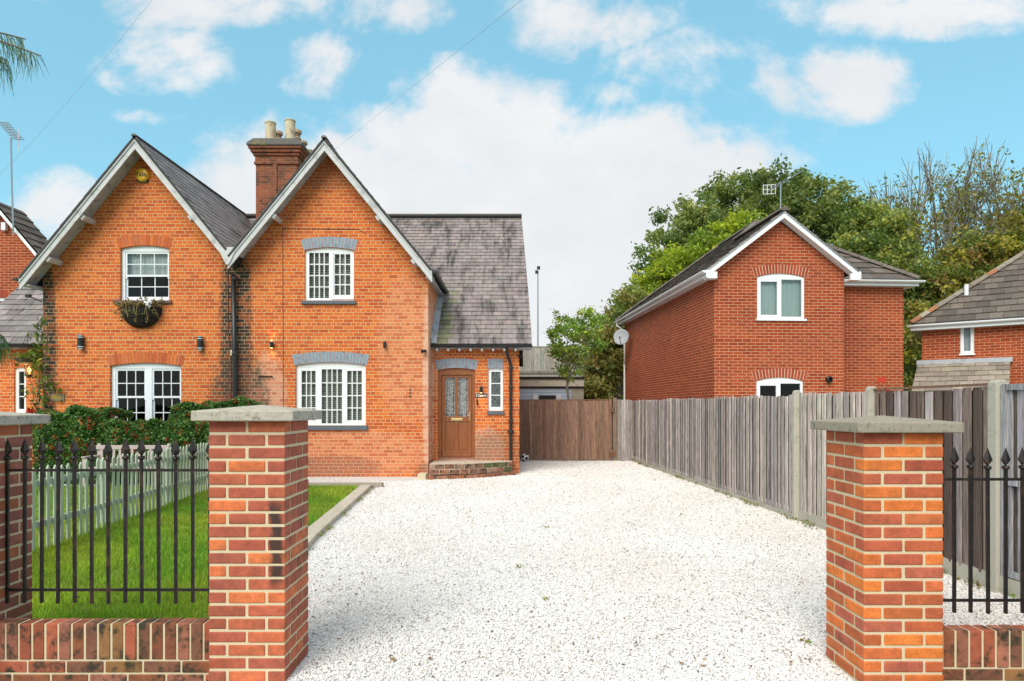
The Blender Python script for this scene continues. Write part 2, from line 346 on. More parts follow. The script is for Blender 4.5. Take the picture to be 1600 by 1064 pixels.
def ground_mats():
    m, n = new_mat('gravel_base')
    v = n.node('ShaderNodeTexVoronoi', {'Vector': n.geo, 'Scale': 55.0}); v2 = n.node('ShaderNodeTexVoronoi', {'Vector': n.geo, 'Scale': 30.0, 'Randomness': 1.0})
    sp = n.node('ShaderNodeSeparateColor', {0: v.outputs['Color']})
    c = n.ramp(sp.outputs[0], [(0, (.62, .59, .56)), (.08, (.70, .66, .63)), (.35, (.82, .80, .78)), (1, (.88, .87, .86))])
    c = n.mix(n.smooth(v.outputs[0], .5, .9), c, (.42, .39, .37))
    sp2 = n.node('ShaderNodeSeparateColor', {0: v2.outputs['Color']})
    c = n.mix(n.math('MULTIPLY', n.smooth(sp2.outputs[1], .93, .96), .55), c, (.34, .26, .2))
    c = n.mix(n.math('MULTIPLY', n.smooth(n.noise(n.geo, .5, 5), .52, .75), .3), c, (.56, .50, .45))
    principled(n, c, .9, n.math('SUBTRACT', 1.0, v.outputs[0]), .012, 1.0); M['gravel'] = m
    m, n = new_mat('lawn_base'); f = n.noise(n.geo, 30, 6, .7); g = n.noise(n.geo, 1.3, 5)
    c = n.ramp(f, [(.3, (.12, .24, .015)), (.6, (.26, .44, .03)), (.8, (.40, .50, .07))]); c = n.mix(n.smooth(g, .55, .7), c, (.2, .2, .07))
    principled(n, c, 1, f, .03, 1); M['lawn'] = m
    m, n = new_mat('far_ground'); f = n.noise(n.geo, .5, 6, .7)
    c = n.ramp(f, [(.3, (.06, .09, .03)), (.7, (.16, .16, .09))]); principled(n, c, 1); M['far'] = m
    m, n = new_mat('pavement'); f = n.noise(n.geo, 60, 6, .7)
    c = n.ramp(f, [(.3, (.10, .10, .10)), (.7, (.2, .2, .19))]); principled(n, c, .95, f, .004); M['pave'] = m
ground_mats()
# ------------------------------------------------------------------ ground
def sheet(name, pts, z, mat):
    m = MB(); m.add([(x, y, z) for x, y in pts], [tuple(range(len(pts)))]); return struct(m.build(name, M[mat]))
sheet('ground', [(-400, -60), (400, -60), (400, 900), (-400, 900)], -.36, 'far')
sheet('pavement', [(-14, -6), (14, -6), (14, 4.1), (-14, 4.1)], -.32, 'pave')
def fx(Y): return 3.49+(4.12-3.49)*(19.25-Y)/(19.25-5.6)      # fence line X at Y
EDG = [(-1.86, 4.25), (-2.32, 7.87), (-2.72, 12.8)]
def ex(Y): return lerp(-1.86, -2.32, (Y-4.25)/3.62) if Y < 7.87 else lerp(-2.32, -2.72, (Y-7.87)/4.93)
sheet('driveway', [(-14, 3.96), (-1.6, 3.96), (-1.6, 3.73), (2.1, 3.73), (2.1, 3.89), (8, 3.89), (8, 24), (-14, 24)], 0, 'gravel')
_m = MB(); _m.add([(-1.6, 2.2, -.316), (2.1, 2.2, -.316), (2.1, 3.73, -.002), (-1.6, 3.73, -.002)], [(0, 1, 2, 3)]); struct(_m.build('driveway_apron', M['gravel']))
sheet('lawn', [(-14, 3.99), (-2.0, 3.99), (-1.98, 4.25), (-2.44, 7.87), (-2.84, 12.8), (-14, 12.72)], .03, 'lawn')
M['stone_vc'] = mat_vc('stone_vc', .8, .05, 20, bd=.001)
def gravel():
    N = 270000
    # density falls with distance
    Y = 3.3+ (19.1-3.3)*RNG.random(N)**1.9; X = -2.9+RNG.random(N)*7.4
    s = (.0062+.0050*RNG.random(N))*(1+np.clip(Y-6, 0, 14)*.05)
    ok = (X < fx(Y)-.02) & (X > np.where(Y < 4.25, -1.9, np.where(Y < 7.87, -1.86-(Y-4.25)*.127, np.where(Y < 12.9, -2.32-(Y-7.87)*.081, -4)))+.1)
    ok &= ~((X < -1.7) & (Y > 14.1)) & ~((Y > 13.9) & (X < .2) & (Y > 14.1+(X+1.9)*.5)) & ~((X < -1.25) & (Y < 4.25))
    ok &= ~((X > 1.94) & (X < 2.45) & (Y > 3.62) & (Y < 4.15)) & ~((X > 2.3) & (Y < 4.0))
    # strip by the house
    X, Y, s = X[ok], Y[ok], s[ok]; n = len(X)
    base = np.array([[-1,-1,-1],[1,-1,-1],[1,1,-1],[-1,1,-1],[-1,-1,1],[1,-1,1],[1,1,1],[-1,1,1]])*.62
    V = base[None]*(1+.55*(RNG.random((n, 8, 3))-.5)); V[:, 4:, :2] *= (.55+.3*RNG.random((n, 1, 1)))
    V[:, :, 2] *= (.45+.4*RNG.random(n))[:, None]; V *= s[:, None, None]
    a = RNG.random(n)*6.28; t = (RNG.random(n)-.5)*1.1
    ca, sa = np.cos(a)[:, None], np.sin(a)[:, None]; ct, st = np.cos(t)[:, None], np.sin(t)[:, None]
    x, y, z = V[..., 0].copy(), V[..., 1].copy(), V[..., 2].copy()
    x2 = x*ct+z*st; z2 = -x*st+z*ct
    V[..., 0] = x2*ca-y*sa; V[..., 1] = x2*sa+y*ca; V[..., 2] = z2
    V[..., 0] += X[:, None]; V[..., 1] += Y[:, None]; V[..., 2] += (.003+.008*RNG.random(n))[:, None]
    fb = np.array([[0,3,2,1],[4,5,6,7],[0,1,5,4],[1,2,6,5],[2,3,7,6],[3,0,4,7]])
    Fc = (fb[None]+8*np.arange(n)[:, None, None]).reshape(-1, 4)
    w = RNG.random(n); c = np.where(w[:, None] < .90, np.array([[.84, .82, .80]])*(.86+.2*RNG.random((n, 1))), np.array([[.56, .50, .46]])*(.6+.6*RNG.random((n, 1))))
    c = np.where(w[:, None] > .991, np.array([[.16, .12, .10]]), c)
    pt = .5+.5*np.sin(X*1.9+1.7*np.sin(Y*.9))*np.cos(Y*1.1-X*.8); c = c*(1-.10*pt[:, None]*np.array([[.5, .9, 1.2]]))
    o = mesh_obj('gravel', V.reshape(-1, 3), Fc, np.repeat(c, 6, axis=0), M['stone_vc'], uv=False)
    tag(o, 'white crushed stone gravel covering the driveway', 'gravel', kind='stuff')
gravel()
def blades(name, N, xf, h, label, cat='grass', z=.03):
    X, Y = xf(N); n = len(X); hh = h*(.5+.8*RNG.random(n)); w = .003+.0035*RNG.random(n)+.0004*np.clip(Y-5, 0, 10)
    a = RNG.random(n)*6.28; l = hh*(RNG.random(n)*.9); la = RNG.random(n)*6.28
    V = np.zeros((n, 3, 3)); V[:, 0, 0] = X-np.cos(a)*w; V[:, 0, 1] = Y-np.sin(a)*w; V[:, 1, 0] = X+np.cos(a)*w; V[:, 1, 1] = Y+np.sin(a)*w
    V[:, 2, 0] = X+np.cos(la)*l; V[:, 2, 1] = Y+np.sin(la)*l; V[:, 0, 2] = V[:, 1, 2] = z; V[:, 2, 2] = z+hh
    pat = .5+.5*np.sin(X*2.1+np.sin(Y*1.7)*1.3)*np.cos(Y*1.3+X*.7)
    p2 = .5+.5*np.sin(X*5.3+np.cos(Y*4.1)*2)*np.sin(Y*6.1+X*2.2); hh *= (.7+.7*p2); V[:, 2, 2] = z+hh
    c = np.array([[.28, .43, .055]])*(.45+.85*RNG.random((n, 1)))*(.72+.3*pat[:, None]+.3*p2[:, None]); c[:, 0] *= (.8+.5*pat); dry = RNG.random(n) < (.07+.15*pat*p2)
    c[dry] = np.array([.36, .34, .12])*(.7+.5*RNG.random((dry.sum(), 1)))
    tag(mesh_obj(name, V.reshape(-1, 3), np.arange(3*n).reshape(-1, 3), c, M['grass'], uv=False), label, cat, kind='stuff')
def pfx(Y): return -5.04-.1*(Y-6.93)                        # picket fence line
def lawn_pts(N):
    Y = 4.05+(12.65-4.05)*RNG.random(N)**1.35; X = -6.5+RNG.random(N)*4.7
    ok = (X < np.where(Y < 7.87, -2.06-(Y-4.25)*.127, -2.52-(Y-7.87)*.1)) & (X > -7)
    ok &= ~((X > -1.80) & (Y < 4.3)); return X[ok], Y[ok]
blades('grass', 170000, lawn_pts, .05, 'short bright green lawn grass beside the driveway')
def lawn2(N):
    Y = 5+(12.9-5)*RNG.random(N); X = -11.5+RNG.random(N)*5; return X, Y
blades('grass', 30000, lawn2, .05, 'neighbouring lawn grass seen through the picket fence', z=.03)
# ------------------------------------------------------------------ wall with holes
def wall_face(mb, outer, holes, o, a, depth=.1, c=(1, 1, 1)):
    """outer/holes as (u,z) on a vertical plane through o with horizontal axis a; holes get reveals going back by depth"""
    o = Vector(o); a = Vector(a).normalized(); b = Vector((0, 0, 1)); nb = b.cross(a)          # nb points back (a=+x -> nb=+y)
    pts = [Vector((p[0], p[1], 0)) for poly in [outer]+holes for p in poly]
    tris = tessellate_polygon([[Vector((p[0], p[1], 0)) for p in poly] for poly in [outer]+holes])
    W = [o+a*p.x+b*p.y for p in pts]; fs = []
    for t in tris:
        p, q, r = (pts[i] for i in t); ar = (q.x-p.x)*(r.y-p.y)-(r.x-p.x)*(q.y-p.y)
        if abs(ar) < 1e-10: continue
        fs.append(tuple(t) if ar > 0 else (t[0], t[2], t[1]))
    mb.add(W, fs, c)
    for h in holes:
        n = len(h); ar = sum(h[i][0]*h[(i+1)%n][1]-h[(i+1)%n][0]*h[i][1] for i in range(n))
        hh = h if ar > 0 else h[::-1]
        f = [o+a*p[0]+b*p[1] for p in hh]; g = [q+nb*depth for q in f]
        mb.add(f+g, [(i, (i+1)%n, n+(i+1)%n, n+i) for i in range(n)], c)
def arch(u0, u1, z0, z1, rise, n=10):
    """opening outline with a flat segmental head: z1 is the crown"""
    p = [(u0, z0), (u1, z0)]
    for i in range(n+1):
        t = i/n; p.append((lerp(u1, u0, t), z1-rise*(2*t-1)**2))
    return p
def arch_band(mb, u0, u1, z1, rise, thick, o, a, proud=.012, colf=None, vs=.075, splay=.06, gap=.008, back=.10):
    """voussoirs over an opening"""
    o = Vector(o); a = Vector(a).normalized(); b = Vector((0, 0, 1)); nb = b.cross(a); n = max(4, round((u1-u0)/vs))
    for i in range(n):
        t0, t1 = i/n, (i+1)/n; q = []
        g = gap/2/(u1-u0)
        for t, top in ((t0+g, 0), (t1-g, 0), (t1-g, 1), (t0+g, 1)):
            u = lerp(u0, u1, t)+(2*t-1)*splay*top*1.0; z = z1-rise*(2*t-1)**2+top*thick
            q.append((u, z))
        mb.prism(q, o-nb*proud, a, b, nb*back, colf() if colf else (1, 1, 1))
def offs(o, a, u, z, back):
    a = Vector(a).normalized(); nb = Vector((0, 0, 1)).cross(a); return Vector(o)+a*u+Vector((0, 0, z))+nb*back
class Pl:                      # a vertical facade plane: boxes in (u, z, back)
    def __init__(s, o, a):
        s.o = Vector(o); s.a = Vector(a).normalized(); s.nb = Vector((0, 0, 1)).cross(s.a)
    def box(s, mb, u0, u1, z0, z1, b0, b1, c=(1, 1, 1)):
        mb.obox(s.o+s.a*u0+Vector((0, 0, z0))+s.nb*b0, s.a*(u1-u0), s.nb*(b1-b0), (0, 0, z1-z0), c)
    def pt(s, u, z, b): return s.o+s.a*u+Vector((0, 0, z))+s.nb*b
    def px(s, x, y, back=0):       # pixel ray hits the plane -> (u, z)
        o = s.o+s.nb*back; kx = (x-800)/F      # X = kx*Y
        # o.x+a.x*u = kx*(o.y+a.y*u)
        u = (kx*o.y-o.x)/(s.a.x-kx*s.a.y); Y = o.y+s.a.y*u
        return u, CZ+(HOR-y)*Y/F
def frame_window(pl, parent, u0, u1, z0, z1, rise, lights, back=.07, fw=.05, mat='white_upvc', name='window', label=None, pane=True, sill=None, extra=None):
    """lights: list of (u0,u1,z0,z1,nv,nh, sash_back). Builds a window part with panes, bars as mesh, optional sill."""
    mb = MB(); zs = z1-rise
    # head (arched)
    n = 10; q = [(u1, zs-fw), (u0, zs-fw)][::-1]
    poly = [(u0, min(zs, zs)-fw-.0), (u1, zs-fw)]+[(lerp(u1, u0, i/n), z1-rise*(2*i/n-1)**2) for i in range(n+1)]
    mb.prism(poly, pl.o+pl.nb*back, pl.a, (0, 0, 1), pl.nb*.07)
    zt = zs-fw
    pl.box(mb, u0, u1, z0, z0+fw, back, back+.07)
    us = sorted([(l[0], l[1]) for l in lights]); xs = [u0]+[v for p in us for v in p]+[u1]
    for i in range(0, len(xs), 2):
        if xs[i+1]-xs[i] > .002: pl.box(mb, xs[i], xs[i+1], z0+fw, zt, back, back+.07)
    gl = MB()
    for (a0, a1, b0, b1, nv, nh, sb) in lights:
        if b1 < zt-.001: pl.box(mb, a0, a1, b1, zt, back+.004, back+.066)
        if b0 > z0+fw+.001: pl.box(mb, a0, a1, z0+fw, b0, back+.004, back+.066)
        bw = .011
        for i in range(nv):
            u = lerp(a0, a1, (i+1)/(nv+1)); pl.box(mb, u-bw, u+bw, b0, b1, back+.015+sb, back+.04+sb)
        for i in range(nh):
            z = lerp(b0, b1, (i+1)/(nh+1)); pl.box(mb, a0, a1, z-bw, z+bw, back+.0163+sb, back+.0385+sb)
        q = [pl.pt(a0, b0, back+.03+sb), pl.pt(a1, b0, back+.03+sb), pl.pt(a1, b1, back+.03+sb), pl.pt(a0, b1, back+.03+sb)]
        gl.add(q, [(0, 1, 2, 3)])
    if extra: extra(mb)
    w = mb.build(name, M[mat], parent, bevel=.004)
    if label: w['label'] = label
    gl.build('pane', M['glass'], w)
    if sill:
        (s0, s1, sz0, sz1, pr, sm) = sill; m = MB(); pl.box(m, s0, s1, sz0, sz1, -pr, back+.02); m.build('sill', M[sm], w, bevel=.004)
    return w
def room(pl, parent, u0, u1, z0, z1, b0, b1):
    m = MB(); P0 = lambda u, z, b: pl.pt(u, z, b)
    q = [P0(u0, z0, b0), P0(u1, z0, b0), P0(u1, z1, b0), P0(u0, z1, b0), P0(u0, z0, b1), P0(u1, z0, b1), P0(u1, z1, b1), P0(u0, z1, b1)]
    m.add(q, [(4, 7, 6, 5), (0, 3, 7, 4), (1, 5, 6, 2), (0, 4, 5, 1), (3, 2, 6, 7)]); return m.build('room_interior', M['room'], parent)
def slats(pl, parent, u0, u1, z0, z1, back, stiles=()):
    m = MB(); z = z0+.02
    while z < z1-.02:
        pl2 = [(back, z), (back+.022, z+.026), (back+.022, z+.031), (back, z+.006)]
        m.prism([(p[0], p[1]) for p in pl2], pl.o+pl.a*u0, pl.nb, (0, 0, 1), pl.a*(u1-u0)); z += .042
    for u in stiles: pl.box(m, u-.018, u+.018, z0, z1, back-.006, back+.03)
    return m.build('shutter', M['slats'], parent)
# ------------------------------------------------------------------ tiled roof
def tiled(mb, base, o, a, v, poly, tw, gauge, th, colf, edge=.0):
    """o origin, a horizontal unit axis, v up-slope unit axis, poly in (u,v)"""
    o = Vector(o); a = Vector(a).normalized(); v = Vector(v).normalized(); n = a.cross(v)
    if n.z < 0: n = -n
    base.prism(poly, o-n*.05, a, v, n*.05)
    vmin = min(p[1] for p in poly); vmax = max(p[1] for p in poly); r = 0; vv = vmin
    while vv < vmax-.02:
        v1 = min(vv+gauge, vmax); vm = (vv+v1)/2; xs = []
        for i in range(len(poly)):
            p, q = poly[i], poly[(i+1)%len(poly)]
            if (p[1]-vm)*(q[1]-vm) < 0: xs.append(p[0]+(q[0]-p[0])*(vm-p[1])/(q[1]-p[1]))
        xs.sort()
        for k in range(0, len(xs)-1, 2):
            s0, s1 = xs[k], xs[k+1]; u = math.floor(s0/tw)*tw-(tw/2 if r % 2 else 0)
            while u < s1:
                a0, a1 = max(u+.004, s0), min(u+tw-.004, s1)
                if a1-a0 > .015:
                    t = th*random.uniform(.85, 1.25); dv = random.uniform(-.006, .004)
                    q = [o+a*a0+v*(vv+dv)+n*t, o+a*a1+v*(vv+dv)+n*t*random.uniform(.9, 1.1), o+a*a1+v*v1+n*.003, o+a*a0+v*v1+n*.003,
                         o+a*a0+v*(vv+dv)+n*.0, o+a*a1+v*(vv+dv)+n*.0]
                    fs = [(0, 1, 2, 3), (4, 5, 1, 0), (4, 0, 3), (5, 2, 1)]
                    if a.cross(v).dot(n) < 0: fs = [tuple(reversed(f)) for f in fs]
                    mb.add(q, fs, colf(u, vv))
                u += tw
        vv += gauge; r += 1
def slate_col(u=0, v=0):
    b = random.choice([(.26, .21, .20), (.25, .21, .20), (.285, .235, .225), (.225, .19, .185), (.27, .225, .21)]); return jit(b, .12, .03)
def tile_col(u=0, v=0): return jit(random.choice([(.135, .11, .092), (.155, .125, .103), (.115, .097, .083)]), .24, .03)
def ridge_tiles(mb, p, q, r, n=None, colf=None, seg=.3, drop=.0):
    p, q = Vector(p), Vector(q); L = (q-p).length; n = max(1, int(L/seg)); d = (q-p).normalized()
    side = d.cross(Vector((0, 0, 1))).normalized(); up = side.cross(d)
    for i in range(n):
        o = p+d*(L*i/n); e = p+d*(L*(i+1)/n-.008); pts = []
        k = 1+.04*(i % 2)
        for c in (o, e):
            for t in range(7):
                an = math.pi*t/6; pts.append(c+side*math.cos(an)*r*k+up*(math.sin(an)*r*.75*k-drop))
        fs = [(t, t+1, 8+t, 7+t) for t in range(6)]+[tuple(range(7))[::-1], tuple(range(7, 14)), (0, 7, 13, 6)]
        mb.add(pts, fs, colf() if colf else (1, 1, 1))
def half_gutter(mb, p, q, r=.055, c=(1, 1, 1)):
    p, q = Vector(p), Vector(q); d = (q-p).normalized(); side = d.cross(Vector((0, 0, 1))).normalized(); pts = []
    for cc in (p, q):
        for rr in (r, r-.006):
            for t in range(9):
                an = math.pi+math.pi*t/8; pts.append(cc+side*math.cos(an)*rr+Vector((0, 0, math.sin(an)*rr)))
    fs = []
    for t in range(8):
        fs += [(t, t+1, 19+t, 18+t), (9+t, 27+t, 28+t, 10+t)]
    fs += [(0, 18, 27, 9), (8, 17, 35, 26), tuple(range(9)), tuple(range(26, 17, -1))]
    mb.add(pts, fs, c)
# ------------------------------------------------------------------ the two cottages
YF = 14.8; SL = 1.225; YP = 15.5; RZ = 7.41; RY = 20.3; WS = (RZ-3.02)/(RY-15.25)
pf = Pl((0, YF, 0), (1, 0, 0)); pp = Pl((0, YP, 0), (1, 0, 0))
XL, XM, XR = -10.53, -6.19, -1.88; AL, AR = -8.21, -4.085
def U(x, y=0, pl=pf, back=0): return pl.px(x, y, back)[0]
def Z(y, pl=pf, back=0, x=800): return pl.px(x, y, back)[1]
def gz(x, ax, rz): return rz-SL*abs(x-ax)
def brickc(): return jit(random.choice([(.58, .14, .045), (.62, .17, .05), (.50, .11, .035), (.55, .15, .06)]), .12)
def cottage(left):
    s = 'left' if left else 'right'
    lab = 'orange brick gabled cottage with white sash windows, joined to the one with grey painted lintels' if left else \
          'orange brick gabled cottage with blue-grey painted lintels, brown front door and tall chimney'
    x0, x1, ax = (XL, XM, AL) if left else (XM, XR, AR)
    t = thing('cottage', lab, 'house', ((x0+x1)/2, YF, 0), 'pair of semi-detached cottages')
    rz = RZ+.04 if left else RZ; th = .12
    W = MB()
    if left:
        w1 = (U(188), U(264), Z(470), Z(384)); w2 = (U(172), U(283), Z(674), Z(566))
    else:
        w1 = (U(476), U(553), Z(470), Z(387)); w2 = (U(462), U(571.5), Z(664), Z(565))
    holes = [arch(w[0], w[1], w[2], w[3], .07) for w in (w1, w2)]
    outer = [(x0, -.3), (x1, -.3), (x1, gz(x1, ax, rz)-th), (ax, rz-th), (x0, gz(x0, ax, rz)-th)]
    wall_face(W, outer, holes, (0, YF, 0), (1, 0, 0), .12)
    # side return to the porch, porch front, porch outer side, rear
    sx = x0 if left else x1; px_ = -12.62 if left else .17
    zt = gz(sx, ax, rz)-th
    sgn = -1 if left else 1
    def quad(p):
        W.add(p, [(0, 1, 2, 3)] if not left else [(3, 2, 1, 0)])
    quad([(sx, YF, -.3), (sx, YP+4.6, -.3), (sx, YP+4.6, zt), (sx, YF, zt)])
    ztp = 2.86
    if left: po = [(px_, -.3), (sx, -.3), (sx, ztp+.3), (px_, ztp+.3)]
    else: po = [(sx, -.3), (px_, -.3), (px_, ztp+.28), (sx, ztp+.28)]
    if left:
        ph = [arch(U(22, 0, pp), U(40.5, 0, pp), Z(645, pp), Z(573, pp), .04)]
    else:
        ph = [arch(U(684.5, 0, pp), U(742, 0, pp), .31, Z(574, pp), .05), arch(U(763, 0, pp), U(786, 0, pp), Z(641, pp), Z(574.5, pp), .01)]
    wall_face(W, po, ph, (0, YP, 0), (1, 0, 0), .12)
    W.add([(px_, YP, -.3), (px_, 25, -.3), (px_, 25, 3.0), (px_, RY, RZ-.1), (px_, YP, 3.12)], [(0, 1, 2, 3, 4)] if not left else [(4, 3, 2, 1, 0)])
    W.add([(px_, 25, -.3), (XM, 25, -.3), (XM, 25, 3.0), (px_, 25, 3.0)], [(0, 1, 2, 3)[::-1] if not left else (0, 1, 2, 3)][:1])
    wall = W.build('wall', M['brick_old'], t)
    # arches over windows
    A = MB(); tk = .235
    cf = brickc if left else None
    for w in (w1, w2): arch_band(A, w[0]-.03, w[1]+.03, w[3], .07, tk, (0, YF, 0), (1, 0, 0), .006, cf, gap=.009); A.cut()
    if not left:
        arch_band(A, U(684, 0, pp)-.02, U(742, 0, pp)+.02, Z(574, pp), .05, .225, (0, YP, 0), (1, 0, 0), .006, None, gap=.009); A.cut()
        arch_band(A, U(763, 0, pp)-.01, U(785, 0, pp)+.01, Z(574.5, pp), .01, .225, (0, YP, 0), (1, 0, 0), .006, None, splay=.01, gap=.009); A.cut()
    else: arch_band(A, U(22, 0, pp)-.03, U(41, 0, pp)+.03, Z(573, pp), .04, .22, (0, YP, 0), (1, 0, 0), .006, brickc)
    A.build_each('lintel', M['brick_arch'] if left else M['blue_grey'], t)
    # windows
    if left:
        a0, a1, z0, z1 = w1
        def horns(mb): pass
        w = frame_window(pf, t, a0, a1, z0, z1, .07, [(U(197), U(260.5), Z(427), Z(395), 2, 1, 0), ], .07, .045, 'white_paint', label='white six over six sash window') if False else None
        def sash(a0, a1, z0, z1, units, label):
            mb = MB(); n = 10; zs = z1-.07
            poly = [(a0, zs-.06), (a1, zs-.06)]+[(lerp(a1, a0, i/n), z1-.07*(2*i/n-1)**2) for i in range(n+1)]
            mb.prism(poly, pf.o+pf.nb*.06, pf.a, (0, 0, 1), pf.nb*.06)
            pf.box(mb, a0, a1, z0, z0+.05, .05, .13)
            cuts = [a0]+[c for u in units for c in (u[0], u[1])]+[a1]
            for i in range(0, len(cuts), 2): pf.box(mb, cuts[i], cuts[i+1], z0+.05, zs-.06, .06, .13)
            G = MB(); zm = units[0][2]
            for (s0, s1, zm) in units:
                for (b0, b1, bk, k) in ((zm-.03, zs-.06, .075, 0), (z0+.05, zm+.02, .105, 1)):
                    f = .045; fs_ = .04
                    pf.box(mb, s0, s0+fs_, b0, b1, bk, bk+.028); pf.box(mb, s1-fs_, s1, b0, b1, bk, bk+.028)
                    pf.box(mb, s0+fs_, s1-fs_, b0, b0+f, bk+.001, bk+.027); pf.box(mb, s0+fs_, s1-fs_, b1-f, b1, bk+.001, bk+.027)
                    for i in (1, 2):
                        u = lerp(s0+fs_, s1-fs_, i/3); pf.box(mb, u-.010, u+.010, b0+f, b1-f, bk+.004, bk+.024)
                    z = (b0+b1)/2; pf.box(mb, s0+fs_, s1-fs_, z-.010, z+.010, bk+.0053, bk+.0227)
                    G.add([pf.pt(s0, b0, bk+.014), pf.pt(s1, b0, bk+.014), pf.pt(s1, b1, bk+.014), pf.pt(s0, b1, bk+.014)], [(0, 1, 2, 3)])
                for u in (s0+.02, s1-.02): pf.box(mb, u-.02, u+.02, zm-.075, zm-.03, .076, .102)
            o = mb.build('window', M['white_paint'], t, bevel=.003); G.build('pane', M['glass'], o); o['label'] = label; return o
        s1w = sash(w1[0], w1[1], w1[2], w1[3], [(U(193), U(262), Z(430))], 'white sash window above the hanging basket')
        m = MB(); pf.box(m, U(178), U(269), Z(475), Z(470.5), -.05, .06); m.build('sill', M['sill_brown'], s1w, bevel=.004)
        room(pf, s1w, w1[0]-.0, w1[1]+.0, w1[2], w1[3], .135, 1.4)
        c = MB(); nn = 40
        for i in range(nn):
            u0_, u1_ = lerp(w1[0], w1[1], i/nn), lerp(w1[0], w1[1], (i+1)/nn); d0, d1 = .2+.015*math.sin(i*1.9), .2+.015*math.sin((i+1)*1.9)
            c.add([pf.pt(u0_, Z(430), d0), pf.pt(u1_, Z(430), d1), pf.pt(u1_, w1[3], d1), pf.pt(u0_, w1[3], d0)], [(0, 1, 2, 3)])
        c.build('curtain', M['curtain'], s1w)
        s2w = sash(w2[0], w2[1], w2[2], w2[3], [(U(178), U(225.5), Z(619)), (U(235), U(281), Z(619))], 'white double sash window behind the hedge')
        m = MB(); pf.box(m, w2[0]-.08, w2[1]+.08, w2[2]-.07, w2[2]+.004, -.05, .06); m.build('sill', M['sill_brown'], s2w)
        room(pf, s2w, w2[0], w2[1], w2[2], w2[3], .135, 1.4)
    else:
        zt2 = Z(577); zb2 = Z(658)
        w = frame_window(pf, t, *w2, .07, [(U(470), U(492), Z(656), Z(578.5), 2, 3, 0), (U(501.5), U(533.5), Z(661), Z(576), 3, 3, 0), (U(541.5), U(564.5), Z(656), Z(578.5), 2, 3, 0)], .05, .045, label='white three light casement window on the ground floor', sill=(U(459), U(575), Z(671), Z(664), .06, 'sill_grey'))
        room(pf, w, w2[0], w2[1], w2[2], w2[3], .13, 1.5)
        slats(pf, w, w2[0]+.05, w2[1]-.05, w2[2]+.04, w2[3]-.08, .16, (U(480), U(496), U(510), U(525), U(538), U(548)))
        def casem(mb): pf.box(mb, U(517), U(552.5), Z(468), Z(463.5), .03, .05); pf.box(mb, U(517), U(520.5), Z(463.5), Z(394), .03, .05)
        w = frame_window(pf, t, *w1, .07, [(U(482), U(513), Z(466), Z(395), 3, 3, 0), (U(522), U(546.5), Z(461), Z(397), 2, 3, -.01)], .05, .045, label='white two light casement window on the upper floor', sill=(U(472), U(556.5), Z(476), Z(471), .06, 'sill_grey'), extra=casem)
        room(pf, w, w1[0], w1[1], w1[2], w1[3], .13, 1.5)
        slats(pf, w, w1[0]+.05, w1[1]-.05, w1[2]+.04, w1[3]-.08, .16, (U(497), U(534)))
        # porch side window
        a0, a1 = U(763, 0, pp), U(786, 0, pp)
        w = frame_window(pp, t, a0, a1, Z(641, pp), Z(574.5, pp), .01, [(U(767.5, 0, pp), U(782, 0, pp), Z(635, pp), Z(580, pp), 0, 2, 0)], .04, .045, label='narrow white window of frosted glass beside the door', sill=(U(761, 0, pp), U(788, 0, pp), Z(646.5, pp), Z(641.5, pp), .05, 'sill_grey'))
        g = MB(); g.box(a0+.03, a1-.03, YP+.085, YP+.09, Z(640, pp), Z(578, pp)); g.build('frosted_glass', M['obscure'], w)
        # front door
        d = MB(); D = lambda *k: pp.box(d, *k)
        ux = lambda x: U(x, 0, pp, .07); zz = lambda y: Z(y, pp, .07)
        a0, a1 = U(684.5, 0, pp), U(742, 0, pp)
        fr = MB(); n = 10
        fr.prism([(a0, zz(585)), (a1, zz(585))]+[(lerp(a1, a0, i/n), Z(574, pp)-.05*(2*i/n-1)**2) for i in range(n+1)], pp.o+pp.nb*.05, pp.a, (0, 0, 1), pp.nb*.09)
        pp.box(fr, a0, ux(690), .39, zz(585), .05, .14); pp.box(fr, ux(737.5), a1, .39, zz(585), .05, .14); pp.box(fr, a0, a1, .365, .39, .03, .14)
        f = fr.build('door_frame', M['door_wood'], t, bevel=.006)
        l, r_ = ux(690.5), ux(737); T, B = zz(585.5), .395
        gl, gr = (ux(696), ux(711)), (ux(716), ux(731.5)); gt, gb = zz(589), zz(650)
        D(l, gl[0], B, T, .075, .12); D(gr[1], r_, B, T, .075, .12); D(gl[0], gr[1], gt, T, .076, .119)
        D(gl[0], gr[1], zz(658), gb, .076, .119); D(gl[1], gr[0], gb, gt, .077, .118); D(gl[0], gr[1], B, zz(703), .076, .119)
        D(gl[1], gr[0], zz(703), zz(658), .077, .118)
        D(gl[0], gl[1], zz(703), zz(658), .095, .115); D(gr[0], gr[1], zz(703), zz(658), .095, .115)
        D(gl[0]+.03, gl[1]-.03, zz(703)+.03, zz(658)-.03, .087, .096); D(gr[0]+.03, gr[1]-.03, zz(703)+.03, zz(658)-.03, .087, .096)
        D(l, r_, B, B+.05, .062, .0755)
        door = d.build('door', M['door_wood'], t, bevel=.004); door['label'] = 'brown wood front door with two leaded glass panels'
        g = MB(); led = MB()
        for (p, q) in (gl, gr):
            g.add([pp.pt(p, gb, .10), pp.pt(q, gb, .10), pp.pt(q, gt, .10), pp.pt(p, gt, .10)], [(0, 1, 2, 3)])
            for u in (p+.035, q-.035): pp.box(led, u-.006, u+.006, gb, gt, .094, .099)
            for z in (gb+.04, gt-.04): pp.box(led, p, q, z-.005, z+.005, .0945, .0985)
        g.build('door_glass', M['obscure'], door); led.build('leading', mat_plain('leading', (.10, .012, .025), .3), door)
